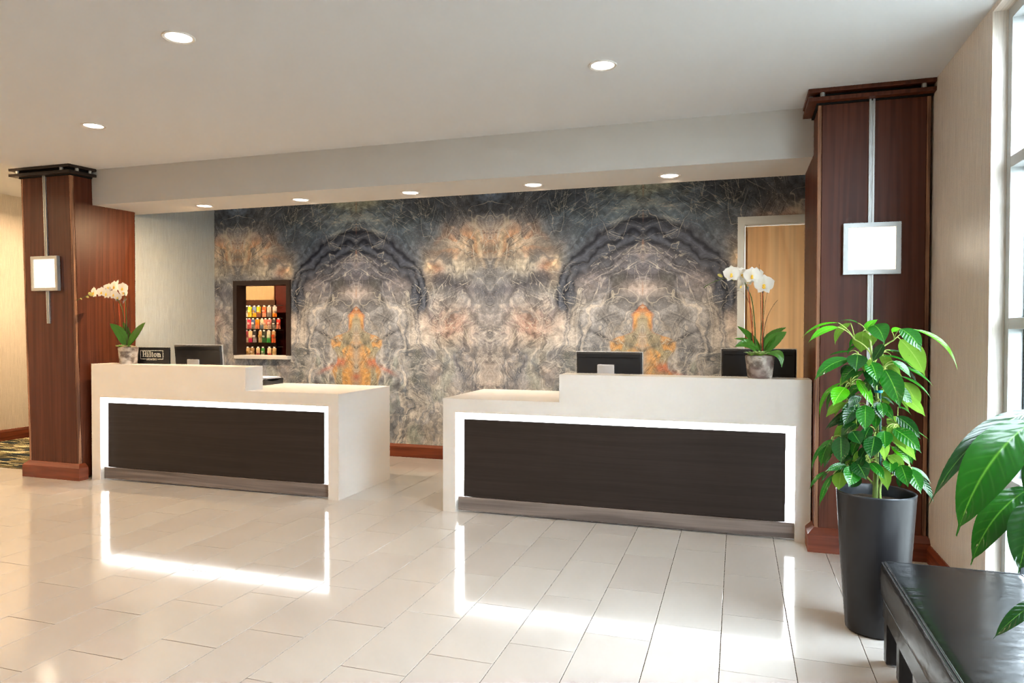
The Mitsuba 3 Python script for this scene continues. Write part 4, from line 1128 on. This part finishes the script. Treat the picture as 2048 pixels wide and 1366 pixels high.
# ---------------------------------------------------------------- snack rack behind the hatch
rk = thing('display_rack', 'dark brown snack rack seen through the hatch in the mural wall', 'rack')
part(rk, 'back_panel', box(-7.5, -6.205, 8.42, 8.45, 0.0, 1.835), 'rack')
for z in (1.753, 1.576, 1.412, 1.178):
    part(rk, 'hook_rail', box(-7.45, -5.99, 8.30, 8.312, z - 0.004, z + 0.004), 'black_plastic')
    for x in (-7.3, -6.6, -6.24):
        part(rk, 'arm', tube([(x, 8.43, z), (x, 8.305, z)], 0.004), 'black_plastic')
BAGS = [
 (1.735, 1.590, 'top row', [(497, (40, 40, 42), (220, 216, 200), 'black and white'), (503, (226, 186, 30), (236, 206, 70), 'yellow'), (511.5, (84, 106, 138), (218, 170, 40), 'blue grey with a yellow foot'), (522, (232, 172, 26), (120, 70, 60), 'golden yellow over brown'), (531.5, (222, 92, 50), (224, 150, 120), 'orange red'), (542.5, (176, 170, 164), (116, 112, 112), 'pale grey'), (552, (200, 200, 200), (224, 122, 30), 'silver over orange')]),
 (1.558, 1.425, 'second row', [(495.5, (120, 124, 132), (168, 160, 152), 'grey'), (502.5, (198, 40, 62), (210, 100, 100), 'crimson'), (511, (60, 84, 124), (130, 130, 128), 'navy blue'), (519.5, (228, 140, 30), (222, 140, 100), 'orange'), (527.5, (222, 206, 176), (120, 136, 156), 'cream and blue'), (535.5, (222, 130, 110), (226, 190, 150), 'salmon pink'), (543.5, (206, 130, 130), (224, 196, 180), 'rose and white'), (550.5, (52, 46, 46), (150, 144, 140), 'black'), (559.5, (222, 40, 32), (232, 140, 120), 'bright red')]),
 (1.394, 1.235, 'third row', [(496.5, (120, 40, 52), (180, 164, 140), 'striped maroon'), (504.5, (222, 196, 156), (206, 46, 92), 'cream and magenta'), (514, (34, 30, 32), (170, 160, 164), 'black with a pale print'), (525, (190, 150, 104), (206, 180, 140), 'tan'), (532.5, (34, 40, 30), (40, 96, 50), 'dark green'), (541.5, (176, 176, 160), (60, 170, 80), 'silver with a green foot'), (551, (160, 122, 84), (232, 110, 60), 'brown with orange')]),
 (1.160, 1.030, 'bottom row', [(499, (180, 152, 112), (150, 120, 84), 'tan'), (508.5, (150, 118, 82), (196, 170, 130), 'brown'), (519, (216, 190, 150), (190, 50, 80), 'cream and crimson'), (529.5, (50, 130, 56), (180, 176, 160), 'green topped'), (541, (216, 190, 150), (200, 50, 56), 'cream and red'), (551, (190, 160, 116), (222, 200, 160), 'sandy')]),
]
px_to_x = lambda u: -6.58 + (u - 494) * (0.456 / 55)       # along the rack, 8.3 m from the camera's plane
rng = random.Random(3)
for z1, z0, row, items in BAGS:
    for k, (u, c1, c2, words) in enumerate(items):
        nth = ('first', 'second', 'third', 'fourth', 'fifth', 'sixth', 'seventh', 'eighth', 'ninth')[k]
        g = thing('snack_bag', f'{words} snack bag, {nth} from the left in the {row}', 'snack bag', f'snack bags in the {row}')
        w = 0.066 + rng.uniform(-0.004, 0.006)
        x, h = px_to_x(u), z1 - z0
        yb = 8.262 + rng.uniform(-0.012, 0.012)
        n, m = 7, 5
        vv = []
        for sgn in (-1, 1):
            for i in range(n):
                s = i / (n - 1)
                for j in range(m):
                    q = j / (m - 1)
                    vv.append((x + (q - 0.5) * w * (1 - 0.06 * math.sin(math.pi * s)), yb + sgn * 0.017 * math.sin(math.pi * s) ** 0.7 * math.sin(math.pi * q) ** 0.8, z0 + h * s))
        ff = []
        for sg in range(2):
            o = sg * n * m
            for i in range(n - 1):
                for j in range(m - 1):
                    a, b, c, d = o + i * m + j, o + i * m + j + 1, o + (i + 1) * m + j + 1, o + (i + 1) * m + j
                    ff += [(a, b, c), (a, c, d)] if sg == 0 else [(a, c, b), (a, d, c)]
        v = np.array(vv)
        split = 0.42
        cols = np.where((np.array([i for _ in range(2) for i in range(n) for j in range(m)]) / (n - 1) < split)[:, None], lin(*c2), lin(*c1))
        part(g, 'bag', (v, np.array(ff)), 'bag', smooth=True, color=cols)
        part(g, 'hang_tab', box(x - 0.016, x + 0.016, yb - 0.001, yb + 0.001, z1 - 0.002, z1 + 0.018), 'paper_white')
        pv, pf = box(x - w * rng.uniform(0.2, 0.36), x + w * rng.uniform(0.2, 0.36), yb - 0.0185, yb - 0.0165, z0 + h * rng.uniform(0.44, 0.52), z0 + h * rng.uniform(0.60, 0.74))
        tone = np.clip(0.5 * np.array(lin(*c1)) + 0.5 * np.array(lin(*c2)) + rng.choice([-0.12, 0.25]), 0.01, 0.85)
        part(g, 'print', (pv, pf), 'bag', color=np.tile(tone, (8, 1)))
